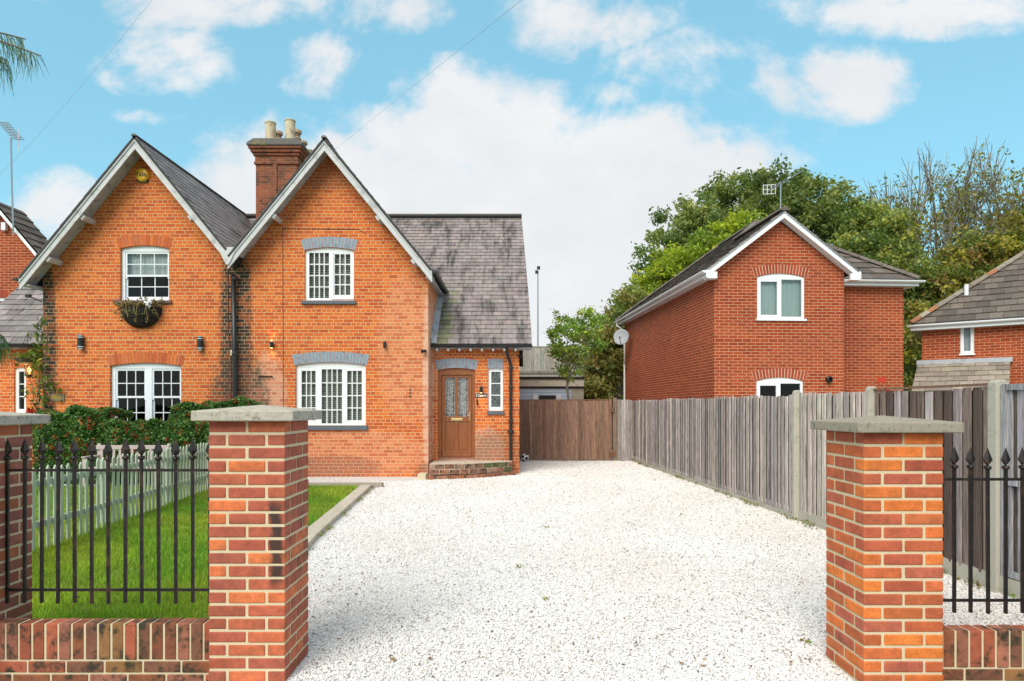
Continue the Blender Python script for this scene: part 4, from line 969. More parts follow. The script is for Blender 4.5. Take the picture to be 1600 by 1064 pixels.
def bench():
    Y = 12.5; X0, X1 = P(128, 0, Y)[0], P(246, 0, Y)[0]
    t = thing('garden_bench', 'faded pinkish slatted garden bench behind the picket fence', 'bench', ((X0+X1)/2, Y, 0)); 
    b = MB(); b.box(X0, X1, Y+.42, Y+.46, .74, .82)
    x = X0+.08
    while x < X1-.1: b.box(x, x+.05, Y+.425, Y+.45, .46, .738); x += .12
    b.box(X0+.05, X1-.05, Y+.42, Y+.455, .42, .459); b.build('backrest', M['bench_paint'], t, bevel=.004)
    s = MB()
    for k in range(4): s.box(X0+.04, X1-.04, Y+.02+k*.1, Y+.09+k*.1, .39, .415)
    s.build('seat', M['bench_paint'], t, bevel=.004)
    for (x, y, h) in ((X0, Y, .60), (X1-.06, Y, .60), (X0, Y+.462, .85), (X1-.06, Y+.462, .85)):
        l = MB(); l.box(x, x+.06, y, y+.05, 0, h); l.build('leg', M['bench_paint'], t, bevel=.004)
    for x in (X0-.005, X1-.065): l = MB(); l.box(x, x+.07, Y-.02, Y+.46, .602, .63); l.build('armrest', M['bench_paint'], t, bevel=.004)
bench()
# timber edging
e = MB()
for i in range(2):
    (xa, ya), (xb, yb) = EDG[i], EDG[i+1]; a, b = Vector((xa, ya, -.02)), Vector((xb, yb, -.02)); d = (b-a); nn = Vector((-d.y, d.x, 0)).normalized()
    L = d.length; k = 0
    while k < L-.05: l = min(2.35, L-k); e.obox(a+d.normalized()*k, d.normalized()*(l-.006), nn*.20, (0, 0, .09+random.uniform(-.003, .003)), jit((.50, .44, .35), .08)); k += 2.35
e.box(-5.6, -2.52, 12.81, 12.95, -.02, .088, (.34, .29, .23))
tag(e.build('timber_edging', M['timber'], bevel=.006), 'weathered timber sleeper edging around the lawn beside the driveway', 'edging')
# ------------------------------------------------------------------ right boundary fence
def board_run(mb, a, b, z0, z1, bw, pal, nrm, th=.016, tilt=.024, sag=0):
    a, b = Vector((*a, 0)), Vector((*b, 0)); d = b-a; L = d.length; d.normalize(); n = Vector(nrm).normalized(); k = 0
    while k < L-.02:
        w = min(bw*random.uniform(.92, 1.08), L-k); c = jit(random.choice(pal), .22, .03); zt = z1+random.uniform(-.010, .010)-sag*math.sin(math.pi*k/L)+.012*math.sin(k*2.3+a[0]*7)
        o = a+d*k+Vector((0, 0, z0+random.uniform(-.012, .012)))+n*random.uniform(-.004, .004); mb.add([o+n*(.004), o+d*(w-.002)+n*(.004+tilt), o+d*(w-.002)+n*(tilt+.004-th), o+n*(.0-th*.4)]+[o+q+Vector((0, 0, zt-o.z)) for q in (n*.004, d*(w-.002)+n*(.004+tilt), d*(w-.002)+n*(tilt+.004-th), n*(-th*.4))],
            [(3, 2, 1, 0), (4, 5, 6, 7), (0, 1, 5, 4), (1, 2, 6, 5), (2, 3, 7, 6), (3, 0, 4, 7)], c); k += w
GREYW = [(0.426, 0.367, 0.334), (0.483, 0.414, 0.377), (0.348, 0.301, 0.284), (0.531, 0.46, 0.426), (0.395, 0.347, 0.346), (0.299, 0.263, 0.253)]
PALEW = [(0.557, 0.476, 0.424), (0.509, 0.44, 0.394), (0.596, 0.523, 0.463), (0.46, 0.402, 0.363)]
DARKW = [(0.182, 0.128, 0.106), (0.255, 0.187, 0.159), (0.146, 0.102, 0.088), (0.382, 0.315, 0.292), (0.501, 0.433, 0.415), (0.227, 0.17, 0.141)]
BLUEG = [(0.374, 0.345, 0.364), (0.439, 0.4, 0.416), (0.332, 0.3, 0.322)]
def boundary_fence():
    t = thing('boundary_fence', 'tall weathered grey feather-edge board fence along the right of the driveway', 'fence', (3.8, 10, 0))
    ys = [19.2, 17.4, 15.7, 14.0, 12.3, 10.75, 9.1, 7.36, 5.6, 3.9, 2.2]
    for i in range(len(ys)-1):
        y0, y1 = ys[i], ys[i+1]; a, b = (fx(y0), y0), (fx(y1), y1)
        if i == 0: a = (3.49, 19.2)
        pal = GREYW if y0 > 9.2 else PALEW if y0 > 8 else DARKW if y0 > 6 else BLUEG
        m = MB(); zt = 1.755
        if y0 > 6: board_run(m, a, b, .14 if y0 < 9.2 else .085, zt, .125, pal, (-1, -.05, 0), sag=.02 if i % 2 else .0)
        else:
            board_run(m, (a[0]+.03, a[1]), (b[0]+.03, b[1]), .17, zt-.02, .145, pal, (-1, -.05, 0))
            for z in (.16, .92, zt-.045): m.obox((a[0]-.012, a[1]-.06, z), (b[0]-a[0], b[1]-a[1]+.02, 0), (.035, 0, 0), (0, 0, .05), jit((.33, .33, .34), .1))
            m.obox((a[0]-.014, a[1]-.06, .15), (0, -.05, 0), (.035, 0, 0), (0, 0, zt-.15), (.36, .36, .37))
        m.obox((a[0]+.022, a[1], .15), (b[0]-a[0], b[1]-a[1], 0), (.012, 0, 0), (0, 0, zt-.19), (.10, .085, .07))
        m.build('fence_panel', M['fence_wood'], t)
        if 6 < y0 < 8:
            c = MB(); c.obox((a[0]-.03, a[1], zt+.0), (b[0]-a[0], b[1]-a[1], 0), (.06, 0, 0), (0, 0, .02), (.22, .12, .08)); c.build('capping', M['fence_wood'], t)
        g = MB(); g.obox((a[0]-.022, a[1], -.05), (b[0]-a[0], b[1]-a[1], 0), (.05, 0, 0), (0, 0, .20 if y0 < 9.2 else .13)); g.build('gravel_board', M['concrete'], t)
        if i >= 1:
            p = MB(); w = .035 if y0 > 6 else .052; zt2 = 1.80 if y0 < 9.5 else 1.74
            if y0 > 9.2: x_ = a[0]+.02
            else: x_ = a[0]-.045
            if 6 < y0 < 9.2: x_ = a[0]-.078
            p.box(x_, x_+.10, a[1]-w, a[1]+w, -.1, zt2-.03); p.prism([(0, 0), (.10, 0), (.075, .03), (.025, .03)], (x_, a[1]-w, zt2-.03), (1, 0, 0), (0, 0, 1), (0, 2*w, 0))
            p.build('fence_post', M['concrete'], t, bevel=.006)
    m = MB(); board_run(m, (3.06, 19.22), (3.49, 19.22), .0, 1.78, .125, GREYW, (0, -1, 0)); m.box(3.06, 3.49, 19.245, 19.26, 0, 1.74, (.10, .085, .07)); m.build('fence_panel', M['fence_wood'], t)
boundary_fence()
def gate():
    t = thing('side_gate', 'wide brown close-boarded wooden gate between the porch and the fence', 'gate', (1.6, 19.25, 0)); BR = [(0.283, 0.171, 0.118), (0.319, 0.195, 0.136), (0.26, 0.153, 0.106), (0.307, 0.183, 0.13)]
    m = MB(); board_run(m, (.0, 19.25), (2.92, 19.25), .03, 1.76, .10, BR, (0, -1, 0), tilt=.012); m.box(0, 2.92, 19.27, 19.285, .04, 1.75, (.08, .05, .035)); m.build('gate_boards', M['fence_wood'], t)
    m = MB(); m.box(0, 2.92, 19.235, 19.30, 1.76, 1.79, (.24, .13, .08)); m.box(.50, .512, 19.205, 19.23, .05, 1.15, (.13, .07, .04)); m.build('top_rail', M['fence_wood'], t)
    m = MB(); m.box(2.94, 3.05, 19.16, 19.27, -.1, 1.83, (.27, .19, .14)); m.build('gate_post', M['fence_wood'], t, bevel=.008)
    m = MB(); m.box(2.86, 2.98, 19.13, 19.16, 1.42, 1.58, (.16, .09, .06)); m.build('latch', M['vc_plain'], t); m = MB(); m.box(2.86, 3.0, 19.13, 19.16, .14, .28, (.20, .09, .05)); m.build('hinge_block', M['vc_plain'], t)
gate()
# ------------------------------------------------------------------ house B : detached brick house behind the fence
def house_b():
    a = R(3.6); O = Vector((4.94, 16.1, 0)); T = Matrix.Translation(O) @ Matrix.Rotation(a, 4, 'Z'); ux = Vector((math.cos(a), math.sin(a), 0)); uy = Vector((-math.sin(a), math.cos(a), 0))
    t = thing('detached_house', 'red brick detached house with white bargeboards and tiled hipped roof behind the grey fence', 'house', O)
    GW = 3.28; BW = 5.49; RC = 1.0; DP = 9.4; EZ = 4.97; k = .76; ov = .25
    pl = Pl(O, ux); W = MB()
    wz = lambda x, y: pl.px(x, y)
    w1 = (*[wz(x, 0)[0] for x in (1183, 1257)], wz(1220, 499)[1], wz(1220, 428)[1]); w2 = (*[wz(x, 0)[0] for x in (1182, 1255)], .9, wz(1220, 589)[1])
    holes = [arch(*w, .09) for w in (w1, w2)]
    wall_face(W, [(0, -.2), (GW, -.2), (GW, EZ-.05), (GW/2, EZ+GW/2*k-.12), (0, EZ-.05)], holes, O, ux, .08)
    W2 = MB(T); W2.add([(0, 0, -.2), (0, DP, -.2), (0, DP, EZ), (0, 0, EZ)], [(3, 2, 1, 0)]); W2.add([(GW, 0, -.2), (GW, RC, -.2), (GW, RC, EZ), (GW, 0, EZ)], [(0, 1, 2, 3)])
    W2.add([(GW, RC, -.2), (BW, RC, -.2), (BW, RC, EZ), (GW, RC, EZ)], [(0, 1, 2, 3)]); W2.add([(BW, RC, -.2), (BW, DP, -.2), (BW, DP, EZ), (BW, RC, EZ)], [(0, 1, 2, 3)]); W2.add([(0, DP, -.2), (BW, DP, -.2), (BW, DP, EZ), (0, DP, EZ)], [(3, 2, 1, 0)])
    b = len(W.v); W.v += W2.v; W.f += [tuple(i+b for i in f) for f in W2.f]; W.c += W2.c
    W.build('wall', M['brick_new'], t)
    A = MB()
    rb = lambda: jit((.36, .06, .03), .15)
    for w in (w1, w2): arch_band(A, w[0]-.06, w[1]+.06, w[3], .09, .225, O, ux, .004, rb, gap=.014); A.cut()
    A.build_each('lintel', M['brick_arch'], t); A = MB()
    for w in (w1, w2): arch_band(A, w[0]-.06, w[1]+.06, w[3]+.0, .09, .225, O, ux, .0015, None, vs=.2, gap=0, back=.05); A.cut()
    A.build_each('lintel_mortar', M['mortar'], t)
    for i, w in enumerate((w1, w2)):
        f = .06; um = (w[0]+w[1])/2-.02; zt = w[3]-.09-.05
        o = frame_window(pl, t, *w, .09, [(w[0]+.10, um-.06, w[2]+.10, zt-.06, 0, 0, 0), (um+.045, w[1]-.06, w[2]+.06, zt-.01, 0, 0, 0)], .02, .05, label='upper white double window with pale blinds' if i == 0 else 'lower white window just above the fence', sill=(w[0]-.03, w[1]+.04, w[2]-.05, w[2]-.001, .05, 'white_upvc'))
        if i == 0:
            c = MB(); n = 30
            for q in range(n):
                d0, d1 = .16+.006*math.sin(q*2.1), .16+.006*math.sin((q+1)*2.1); u0, u1 = lerp(w[0], w[1], q/n), lerp(w[0], w[1], (q+1)/n); c.add([pl.pt(u0, w[2], d0), pl.pt(u1, w[2], d1), pl.pt(u1, w[3], d1), pl.pt(u0, w[3], d0)], [(0, 1, 2, 3)])
            c.build('blind', M['blind'], o)
        room(pl, o, w[0], w[1], w[2], w[3], .10, 1.2)
    # roof
    S = MB(T); Bs = MB(T); E = EZ; cs = 1/math.sqrt(1+k*k); L = lambda d: d/cs; zE = EZ-ov*k+.08
    hw = BW/2+ov; rz = zE+hw*k; gy = RC-ov
    # left slope  (u along y)
    tiled(S, Bs, (-ov, -ov, zE), (0, 1, 0), (cs, 0, k*cs), [(0, 0), (DP+2*ov, 0), (DP+2*ov-hw, L(hw)), (gy+hw+ov, L(hw)), (gy+ov+GW/2+ov, L(GW/2+ov)), (0, L(GW/2+ov))], .30, .33, .032, tile_col)
    # gable right slope
    tiled(S, Bs, (GW+ov, -ov, zE), (0, 1, 0), (-cs, 0, k*cs), [(0, 0), (gy+ov, 0), (gy+ov+GW/2+ov, L(GW/2+ov)), (0, L(GW/2+ov))], .30, .33, .032, tile_col)
    # front hip face (u along x)
    tiled(S, Bs, (-ov, gy, zE), (1, 0, 0), (0, cs, k*cs), [(GW/2+ov, L(GW/2+ov)), (GW+2*ov, 0), (BW+2*ov, 0), (hw, L(hw)) ], .30, .33, .032, tile_col)
    tiled(S, Bs, (BW+ov, gy, zE), (0, 1, 0), (-cs, 0, k*cs), [(0, 0), (DP+ov-gy, 0), (DP+ov-gy-hw, L(hw)), (hw, L(hw))], .30, .33, .032, tile_col)
    tiled(S, Bs, (-ov, DP+ov, zE), (1, 0, 0), (0, -cs, k*cs), [(0, 0), (BW+2*ov, 0), (hw, L(hw))], .30, .33, .032, tile_col)
    roof = S.build('roof', M['tile'], t); Bs.build('roof_deck', M['slate_base'], roof)
    rr = MB(T); cf = lambda: jit((.16, .13, .11), .2); gx = GW/2
    ridge_tiles(rr, (gx, -ov-.02, zE+(gx+ov)*k+.01), (gx, gy+gx+ov, zE+(gx+ov)*k+.01), .12, colf=cf)
    ridge_tiles(rr, (BW/2, gy+hw, rz), (BW/2, DP+ov-hw, rz), .12, colf=cf); ridge_tiles(rr, (BW+ov, gy, zE+.02), (BW/2, gy+hw, rz), .11, colf=cf); ridge_tiles(rr, (-ov, DP+ov, zE+.02), (BW/2, DP+ov-hw, rz), .11, colf=cf)
    ridge_tiles(rr, (BW/2, gy+hw, rz), (gx, gy+gx+ov, zE+(gx+ov)*k), .11, colf=cf)
    rr.build('ridge_tiles', M['tile'], roof)
    bb = MB(T); gt = zE+(gx+ov)*k
    for s in (-1, 1):
        xe = gx+s*(gx+ov+.04); ze = zE-.04*k
        bb.prism([(gx, gt), (xe, ze), (xe, ze-.17), (gx, gt-.17)], (0, -ov, 0), (1, 0, 0), (0, 0, 1), (0, .03, 0))
        bb.prism([(gx, gt-.13), (xe, ze-.13), (xe, ze-.155), (gx, gt-.155)], (0, -ov+.032, 0), (1, 0, 0), (0, 0, 1), (0, ov-.034, 0))
        bx = xe-s*.03; bb.box(min(bx, bx-s*.24), max(bx, bx-s*.24), -ov-.004, -ov+.05, ze-.19, ze-.03)
        bb.box(min(bx, bx-s*.24), max(bx, bx-s*.24), -ov+.05, -.003, ze-.19, ze-.16)
    bb.build('bargeboard', M['white_upvc'], t)
    fa = MB(T); fa.box(-ov-.01, -ov+.02, -ov+.05, DP+ov, zE-.16, zE-.02); fa.box(-ov+.02, 0, .0, DP+ov, zE-.16, zE-.145); fa.box(GW+ov, BW+ov, gy-.01, gy+.02, zE-.16, zE-.02); fa.box(GW, BW+ov, gy+.02, RC-.002, zE-.16, zE-.145)
    fa.box(BW, BW+ov, RC-.001, DP, zE-.16, zE-.145)
    fa.build('fascia', M['white_upvc'], t)
    g = MB(T); half_gutter(g, (-ov-.07, -ov, zE-.03), (-ov-.07, DP+ov, zE-.03), .06); g.cut(); half_gutter(g, (GW+ov-.1, gy-.07, zE-.03), (BW+ov+.1, gy-.07, zE-.03), .06); g.cut()
    g.tube([(-ov-.07, DP-.1, zE-.08), (-ov-.07, DP-.1, zE-.2), (-.06, DP-.25, zE-.42), (-.06, DP-.25, .0)], .036, 10)
    g.build_each('gutter', M['white_upvc'], t)
    v = MB(T); u, z = pl.px(1294, 592); v.lathe([(.075, 0), (.075, .09), (.055, .10), (.055, .03)], (u, 0, z), 14, ax=(0, -1, 0)); v.build('boiler_flue', M['metal_black'], t)
    # vent brick
    pl2 = Pl(O+uy*RC, ux); u, z = pl2.px(1377, 593); v = MB(); pl2.box(v, u-.11, u+.11, z-.07, z+.07, -.006, .02, (.55, .05, .02)); v.build('air_brick', M['vc_plain'], t)
    # satellite dish near the far left corner
    dc = Vector(P(971, 527, 24.3)); dt = thing('satellite_dish', 'grey satellite dish on the side wall of the detached house', 'satellite dish', dc)
    d = MB(); axv = Vector((-.35, -.9, .25)).normalized(); d.lathe([(.0, .0), (.12, .008), (.22, .03), (.28, .055), (.285, .05), (.22, .02), (.10, -.01)], dc, 24, ax=axv); d.build('dish', M['dish_grey'], dt, smooth=True)
    d = MB(); d.tube([dc-Vector((0, 0, .26)), dc+axv*.38-Vector((0, 0, .14))], .014, 6); d.lathe([(.035, 0), (.035, .08)], dc+axv*.36-Vector((0, 0, .14)), 10, ax=tuple(-axv)); d.build('receiver_arm', M['metal_black'], dt)
    d = MB(); d.tube([dc, dc+Vector((.14, .06, 0)), dc+Vector((.22, .06, 0))], .02, 8); d.build('bracket', M['metal_black'], dt)
    # aerial
    at = T @ Vector((gx, -ov+.12, gt)); t2 = thing('roof_aerial', 'television aerial on a mast at the peak of the detached house gable', 'aerial', at)
    m = MB(); m.tube([at-Vector((.04, 0, .1)), at+Vector((-.03, 0, .72))], .016, 8); m.build('mast', M['metal_grey'], t2)
    m = MB(); p, q = at+Vector((-.36, .05, .52)), at+Vector((.54, .05, 1.03)); m.tube([p, q], .009, 6); dv = (q-p).normalized(); pr = Vector((-dv.z, 0, dv.x))
    for i in range(14): c = p.lerp(q, .05+i*.036); m.tube([c-Vector((.0, .17, 0)), c+Vector((0, .17, 0))], .005, 4); m.tube([c-pr*.05, c+pr*.05], .005, 4)
    m.build('boom', M['metal_grey'], t2)
    m = MB(); c0 = at+Vector((-.24, .05, .56))
    for dz in (-.11, .0, .11): m.tube([c0+Vector((-.20, 0, dz)), c0+Vector((.10, 0, dz+.02))], .008, 5)
    for dx in (-.20, -.1, 0, .10): m.tube([c0+Vector((dx, 0, -.11)), c0+Vector((dx, 0, .12))], .008, 5)
    m.build('reflector', M['white_paint'], t2)
house_b()
# ------------------------------------------------------------------ house C at the right edge
def house_c():
    a = R(-38); O = Vector((11.6, 18.65, 0)); T = Matrix.Translation(O) @ Matrix.Rotation(a, 4, 'Z'); ux = Vector((math.cos(a), math.sin(a), 0))
    t = thing('angled_house', 'brick house with low tiled hipped roof at the right edge, turned away', 'house', O, None); pl = Pl(O, ux)
    Wd, DP, EZ, k, ov = 8.0, 7.0, 3.98, .83, .25
    u0, _ = pl.px(1500.5, 0); u1, _ = pl.px(1522, 0); z0, z1 = pl.px(1511, 552)[1], pl.px(1511, 508)[1]
    W = MB(); wall_face(W, [(0, -.2), (Wd, -.2), (Wd, EZ), (0, EZ)], [[(u0, z0), (u1, z0), (u1, z1), (u0, z1)]], O, ux, .08)
    W2 = MB(T); W2.add([(0, 0, -.2), (0, DP, -.2), (0, DP, EZ), (0, 0, EZ)], [(3, 2, 1, 0)]); W2.add([(Wd, 0, -.2), (Wd, DP, -.2), (Wd, DP, EZ), (Wd, 0, EZ)], [(0, 1, 2, 3)]); W2.add([(0, DP, -.2), (Wd, DP, -.2), (Wd, DP, EZ), (0, DP, EZ)], [(3, 2, 1, 0)])
    b = len(W.v); W.v += W2.v; W.f += [tuple(i+b for i in f) for f in W2.f]; W.c += W2.c; W.build('wall', M['brick_new'], t)
    w = frame_window(pl, t, u0, u1, z0, z1, .0, [(u0+.08, u1-.08, z0+.08, z1-.08, 0, 0, 0)], .02, .05, sill=(u0-.03, u1+.03, z0-.04, z0-.001, .05, 'white_upvc'))
    c = MB(); n = 12
    for q in range(n):
        a0, a1 = lerp(u0, u1, q/n), lerp(u0, u1, (q+.75)/n); c.add([pl.pt(a0, z0, .16), pl.pt(a1, z0, .17), pl.pt(a1, z1, .17), pl.pt(a0, z1, .16)], [(0, 1, 2, 3)])
    c.build('blind', M['white_paint'], w); room(pl, w, u0, u1, z0, z1, .10, 1.0)
    S = MB(T); Bs = MB(T); cs = 1/math.sqrt(1+k*k); L = lambda d: d/cs; zE = EZ-ov*k+.1; hw = DP/2+ov
    tiled(S, Bs, (-ov, -ov, zE), (1, 0, 0), (0, cs, k*cs), [(0, 0), (Wd+2*ov, 0), (Wd+2*ov-hw, L(hw)), (hw, L(hw))], .30, .30, .03, tile_col)
    tiled(S, Bs, (-ov, -ov, zE), (0, 1, 0), (cs, 0, k*cs), [(0, 0), (DP+2*ov, 0), (hw, L(hw))], .30, .30, .03, tile_col)
    tiled(S, Bs, (-ov, DP+ov, zE), (1, 0, 0), (0, -cs, k*cs), [(0, 0), (Wd+2*ov, 0), (Wd+2*ov-hw, L(hw)), (hw, L(hw))], .30, .30, .03, tile_col)
    roof = S.build('roof', M['tile'], t); Bs.build('roof_deck', M['slate_base'], roof); rr = MB(T)
    cf = lambda: jit(random.choice([(.22, .17, .13), (.38, .17, .08), (.28, .24, .19)]), .2)
    ridge_tiles(rr, (-ov, -ov, zE+.02), (hw-ov, hw-ov, zE+hw*k), .11, colf=cf); ridge_tiles(rr, (hw-ov, hw-ov, zE+hw*k), (Wd-hw+ov, hw-ov, zE+hw*k), .11, colf=cf); rr.build('ridge_tiles', M['tile'], roof)
    f = MB(T); f.box(-ov, Wd+ov, -ov-.01, -ov+.02, zE-.18, zE-.02); f.box(-ov, Wd+ov, -ov+.02, -.002, zE-.18, zE-.16); f.box(-ov-.01, -ov+.02, -ov+.021, DP+ov, zE-.18, zE-.02); f.box(-ov+.02, 0, .0, DP, zE-.18, zE-.16); f.build('fascia', M['white_upvc'], t)
    g = MB(T); half_gutter(g, (-ov-.08, -ov-.06, zE-.04), (Wd+ov, -ov-.06, zE-.04), .055); g.build('gutter', M['white_upvc'], t)
    # soil vent pipe through the roof
    pr = Pl(O+Vector((-math.sin(a)*.75, math.cos(a)*.75, 0)), ux); u, z = pr.px(1510, 474)
    v = MB(); v.tube([pr.pt(u, z-.1, 0), pr.pt(u, z+.52, 0)], .055, 12); v.build('vent_pipe', M['white_upvc'], roof); v = MB(); pr.box(v, u-.20, u+.20, z-.06, z+.02, -.14, .1); v.build('vent_flashing', M['white_paint'], roof)
    # lean-to
    e, _ = pl.px(1586, 0); S = MB(T); Bs = MB(T); v = Vector((0, 1, .62)).normalized(); zt = 2.78
    tiled(S, Bs, (-.1, -1.35, zt-.62*1.3), (1, 0, 0), v, [(0, 0), (e, 0), (e, 1.55), (0, 1.55)], .30, .26, .03, lambda u, v: jit((.30, .25, .20), .25))
    lt = S.build('lean_to_roof', M['tile'], t); Bs.build('roof_deck', M['slate_base'], lt)
    W = MB(T); W.box(0, e-.2, -1.2, -.002, -.2, zt-.78); W.build('lean_to_wall', M['brick_new'], t); f = MB(T); f.box(-.12, e-.05, -.12, -.002, zt-.02, zt+.10); f.build('flashing', M['lead'], lt)
house_c()
# ------------------------------------------------------------------ far left house
def house_d():
    t = thing('far_left_house', 'red brick house with white verge partly visible behind the left cottage', 'house', (-17, 18.7, 0)); Y = 18.7; pl = Pl((0, Y, 0), (1, 0, 0))
    ax, az = P(3, 318, Y)[0], P(3, 318, Y)[2]; bx, bz = P(62, 388, Y)[0], P(62, 388, Y)[2]; k = (az-bz)/(bx-ax); xr = bx; xl = ax-4.5
    W = MB(); u0, u1, z1 = P(-60, 0, Y)[0], P(9, 0, Y)[0], P(0, 466, Y)[2]
    wall_face(W, [(xl, -.2), (xr, -.2), (xr, bz-.1), (ax, az-.15), (xl, az-.15-4.5*k)], [[(u0, z1-1.2), (u1, z1-1.2), (u1, z1), (u0, z1)]], (0, Y, 0), (1, 0, 0), .08)
    W.add([(xr, Y, -.2), (xr, Y+.7, -.2), (xr, Y+.7, bz-.1), (xr, Y, bz-.1)], [(0, 1, 2, 3)]); W.build('wall', M['brick_new'], t)
    frame_window(pl, t, u0, u1, z1-1.2, z1, 0, [(u0+.06, u1-.06, z1-1.1, z1-.09, 0, 0, 0)], .02, .05); A = MB(); arch_band(A, u0, u1+.06, z1, .0, .22, (0, Y, 0), (1, 0, 0), .004, lambda: jit((.36, .06, .03), .15), gap=.014, splay=.0); A.build('lintel', M['brick_arch'], t)
    room(pl, t, u0, u1, z1-1.2, z1, .1, .9)
    S = MB(); Bs = MB(); cs = 1/math.sqrt(1+k*k)
    for s in (-1, 1):
        xe = ax+s*(xr-ax+.2) if s > 0 else xl-.2; ze = az-k*abs(xe-ax)
        tiled(S, Bs, (xe, Y-.3, ze), (0, 1, 0), (-s*cs, 0, k*cs), [(0, 0), (1.1, 0), (1.1, abs(xe-ax)/cs), (0, abs(xe-ax)/cs)], .30, .3, .03, tile_col)
    r = S.build('roof', M['tile'], t); Bs.build('roof_deck', M['slate_base'], r)
    b = MB()
    for s in (-1, 1):
        xe = ax+s*(xr-ax+.22) if s > 0 else xl-.2; ze = az-k*abs(xe-ax)
        b.prism([(ax, az-.01), (xe, ze-.01), (xe, ze-.2), (ax, az-.2)], (0, Y-.3, 0), (1, 0, 0), (0, 0, 1), (0, .03, 0)); b.prism([(ax, az-.14), (xe, ze-.14), (xe, ze-.16), (ax, az-.16)], (0, Y-.268, 0), (1, 0, 0), (0, 0, 1), (0, .265, 0))
    b.build('bargeboard', M['white_upvc'], t)
    m = thing('mast_aerial', 'tall thin television aerial mast fixed to the far left house', 'aerial', P(21, 360, Y-.4)); b = MB(); b.tube([P(21, 368, Y-.4), P(18.5, 290, Y-.4), P(17, 217, Y-.4)], .022, 6); b.build('mast', M['metal_grey'], m)
    b = MB(); p, q = Vector(P(4, 191, Y-.4)), Vector(P(30, 220, Y-.4)); b.tube([p, q], .014, 5); dv = (q-p).normalized()
    for i in range(11): c = p.lerp(q, i/11+.03); b.tube([c-Vector((.05, .15, .05)), c+Vector((.05, .15, .05))], .011, 4)
    b.tube([P(28.5, 203, Y-.4), P(29.5, 236, Y-.4)], .012, 4); b.build('boom', M['metal_grey'], m)
    b = MB(); c = Vector(P(9, 355, Y-.02)); b.box(c.x-.06, c.x+.06, c.y-.1, c.y, c.z-.12, c.z+.1); b.build('bracket', M['white_paint'], m)
house_d()
# small things on the left wing
def left_wing():
    u0, u1 = U(22, 0, pp), U(40.5, 0, pp); z0, z1 = Z(645, pp), Z(573, pp)
    w = frame_window(pp, cL, u0, u1, z0, z1, .04, [(u0+.08, u1-.07, z0+.1, z1-.1, 0, 2, 0)], .04, .045, 'white_paint', label='narrow white door window in the left wing', sill=(u0-.1, u1+.03, z0-.06, z0-.001, .10, 'white_upvc'))
    room(pp, w, u0, u1, z0, z1, .13, .8)
    c = Vector(P(45, 578, 15.2)); t = thing('porch_lantern', 'lit black lantern hanging by the left cottage side door', 'lantern', c)
    b = MB(); b.lathe([(.02, .20), (.11, .13), (.115, .12), (.02, .12)], c, 6); b.lathe([(.03, -.17), (.07, -.12), (.075, -.10), (.03, -.10)], c, 6)
    for k in range(6): an = k*math.pi/3; b.tube([c+Vector((.07*math.cos(an), .07*math.sin(an), -.11)), c+Vector((.10*math.cos(an), .10*math.sin(an), .12))], .006, 4)
    b.tube([c+Vector((0, 0, .2)), c+Vector((0, .1, .25)), c+Vector((0, .3, .2))], .012, 6); b.build('lantern_frame', M['metal_black'], t)
    b = MB(); b.lathe([(.012, -.09), (.045, -.03), (.04, .03), (.01, .09)], c, 10); b.build('bulb', M['bulb_soft'], t, smooth=True)
    ld = bpy.data.lights.new('lantern_glow', 'POINT'); ld.energy = 4; ld.color = (1, .55, .2); ld.shadow_soft_size = .03; lo = bpy.data.objects.new('lantern_glow', ld); COL.objects.link(lo); lo.parent = t; lo.location = (0, -.12, 0)
    # dish at roof
    dc = Vector(P(66, 462, 15.3)); t = thing('satellite_dish', 'grey satellite dish edge showing over the left wing slates', 'satellite dish', dc)
    d = MB(); axv = Vector((.75, .5, .3)).normalized(); dc2 = dc+Vector((.05, .3, 0)); d.lathe([(.0, .0), (.14, .01), (.25, .05), (.26, .045), (.14, 0)], dc2-axv*.05, 20, ax=tuple(axv)); d.build('dish', M['dish_grey'], t, smooth=True)
    d = MB(); d.tube([dc+Vector((.0, 0, -.15)), dc+Vector((-.22, -.1, -.05))], .014, 6); d.box(dc.x-.30, dc.x-.2, dc.y-.14, dc.y-.06, dc.z-.07, dc.z); d.build('receiver_arm', M['metal_black'], t)
left_wing()
# ------------------------------------------------------------------ foliage
def leaf_cloud(C, size, cols, flat=0.0, shape=1.6):
    n = len(C); a = RNG.normal(size=(n, 3)); a[:, 2] *= (1-flat); a /= np.linalg.norm(a, axis=1)[:, None]
    r = RNG.normal(size=(n, 3)); b = np.cross(a, r); b /= np.linalg.norm(b, axis=1)[:, None]
    s = size*(.6+.8*RNG.random(n)); A = a*s[:, None]*shape*.5; B = b*s[:, None]*.5
    V = np.stack([C-A, C+B*.9-A*.1, C+A, C-B*.9-A*.1], 1); N_ = np.cross(a, b)*s[:, None]*.12; V[:, 0] += N_; V[:, 2] += N_
    return V.reshape(-1, 3), np.arange(4*n).reshape(-1, 4), cols
def clumps_to_leaves(cl, rad, per, pal, wts=None, sq=.8):
    cl = np.array(cl); k = len(cl); rad = np.array(rad) if hasattr(rad, '__len__') else np.full(k, rad)
    idx = np.repeat(np.arange(k), per); n = len(idx); d = RNG.normal(size=(n, 3)); d /= np.linalg.norm(d, axis=1)[:, None]; r = RNG.random(n)**.45
    pts = cl[idx]+d*(rad[idx]*r*(1+.25*RNG.normal(size=n)))[:, None]*np.array([1, 1, sq])
    pal = np.array(pal); ci = RNG.choice(len(pal), size=k, p=wts); cc = pal[ci][idx]*(.65+.6*RNG.random(n))[:, None]*(.8+.4*RNG.random(k))[idx][:, None]
    alt = RNG.random(n) < .18; cc[alt] = pal[RNG.integers(0, len(pal), alt.sum())]*(.7+.5*RNG.random(alt.sum()))[:, None]
    return pts, cc
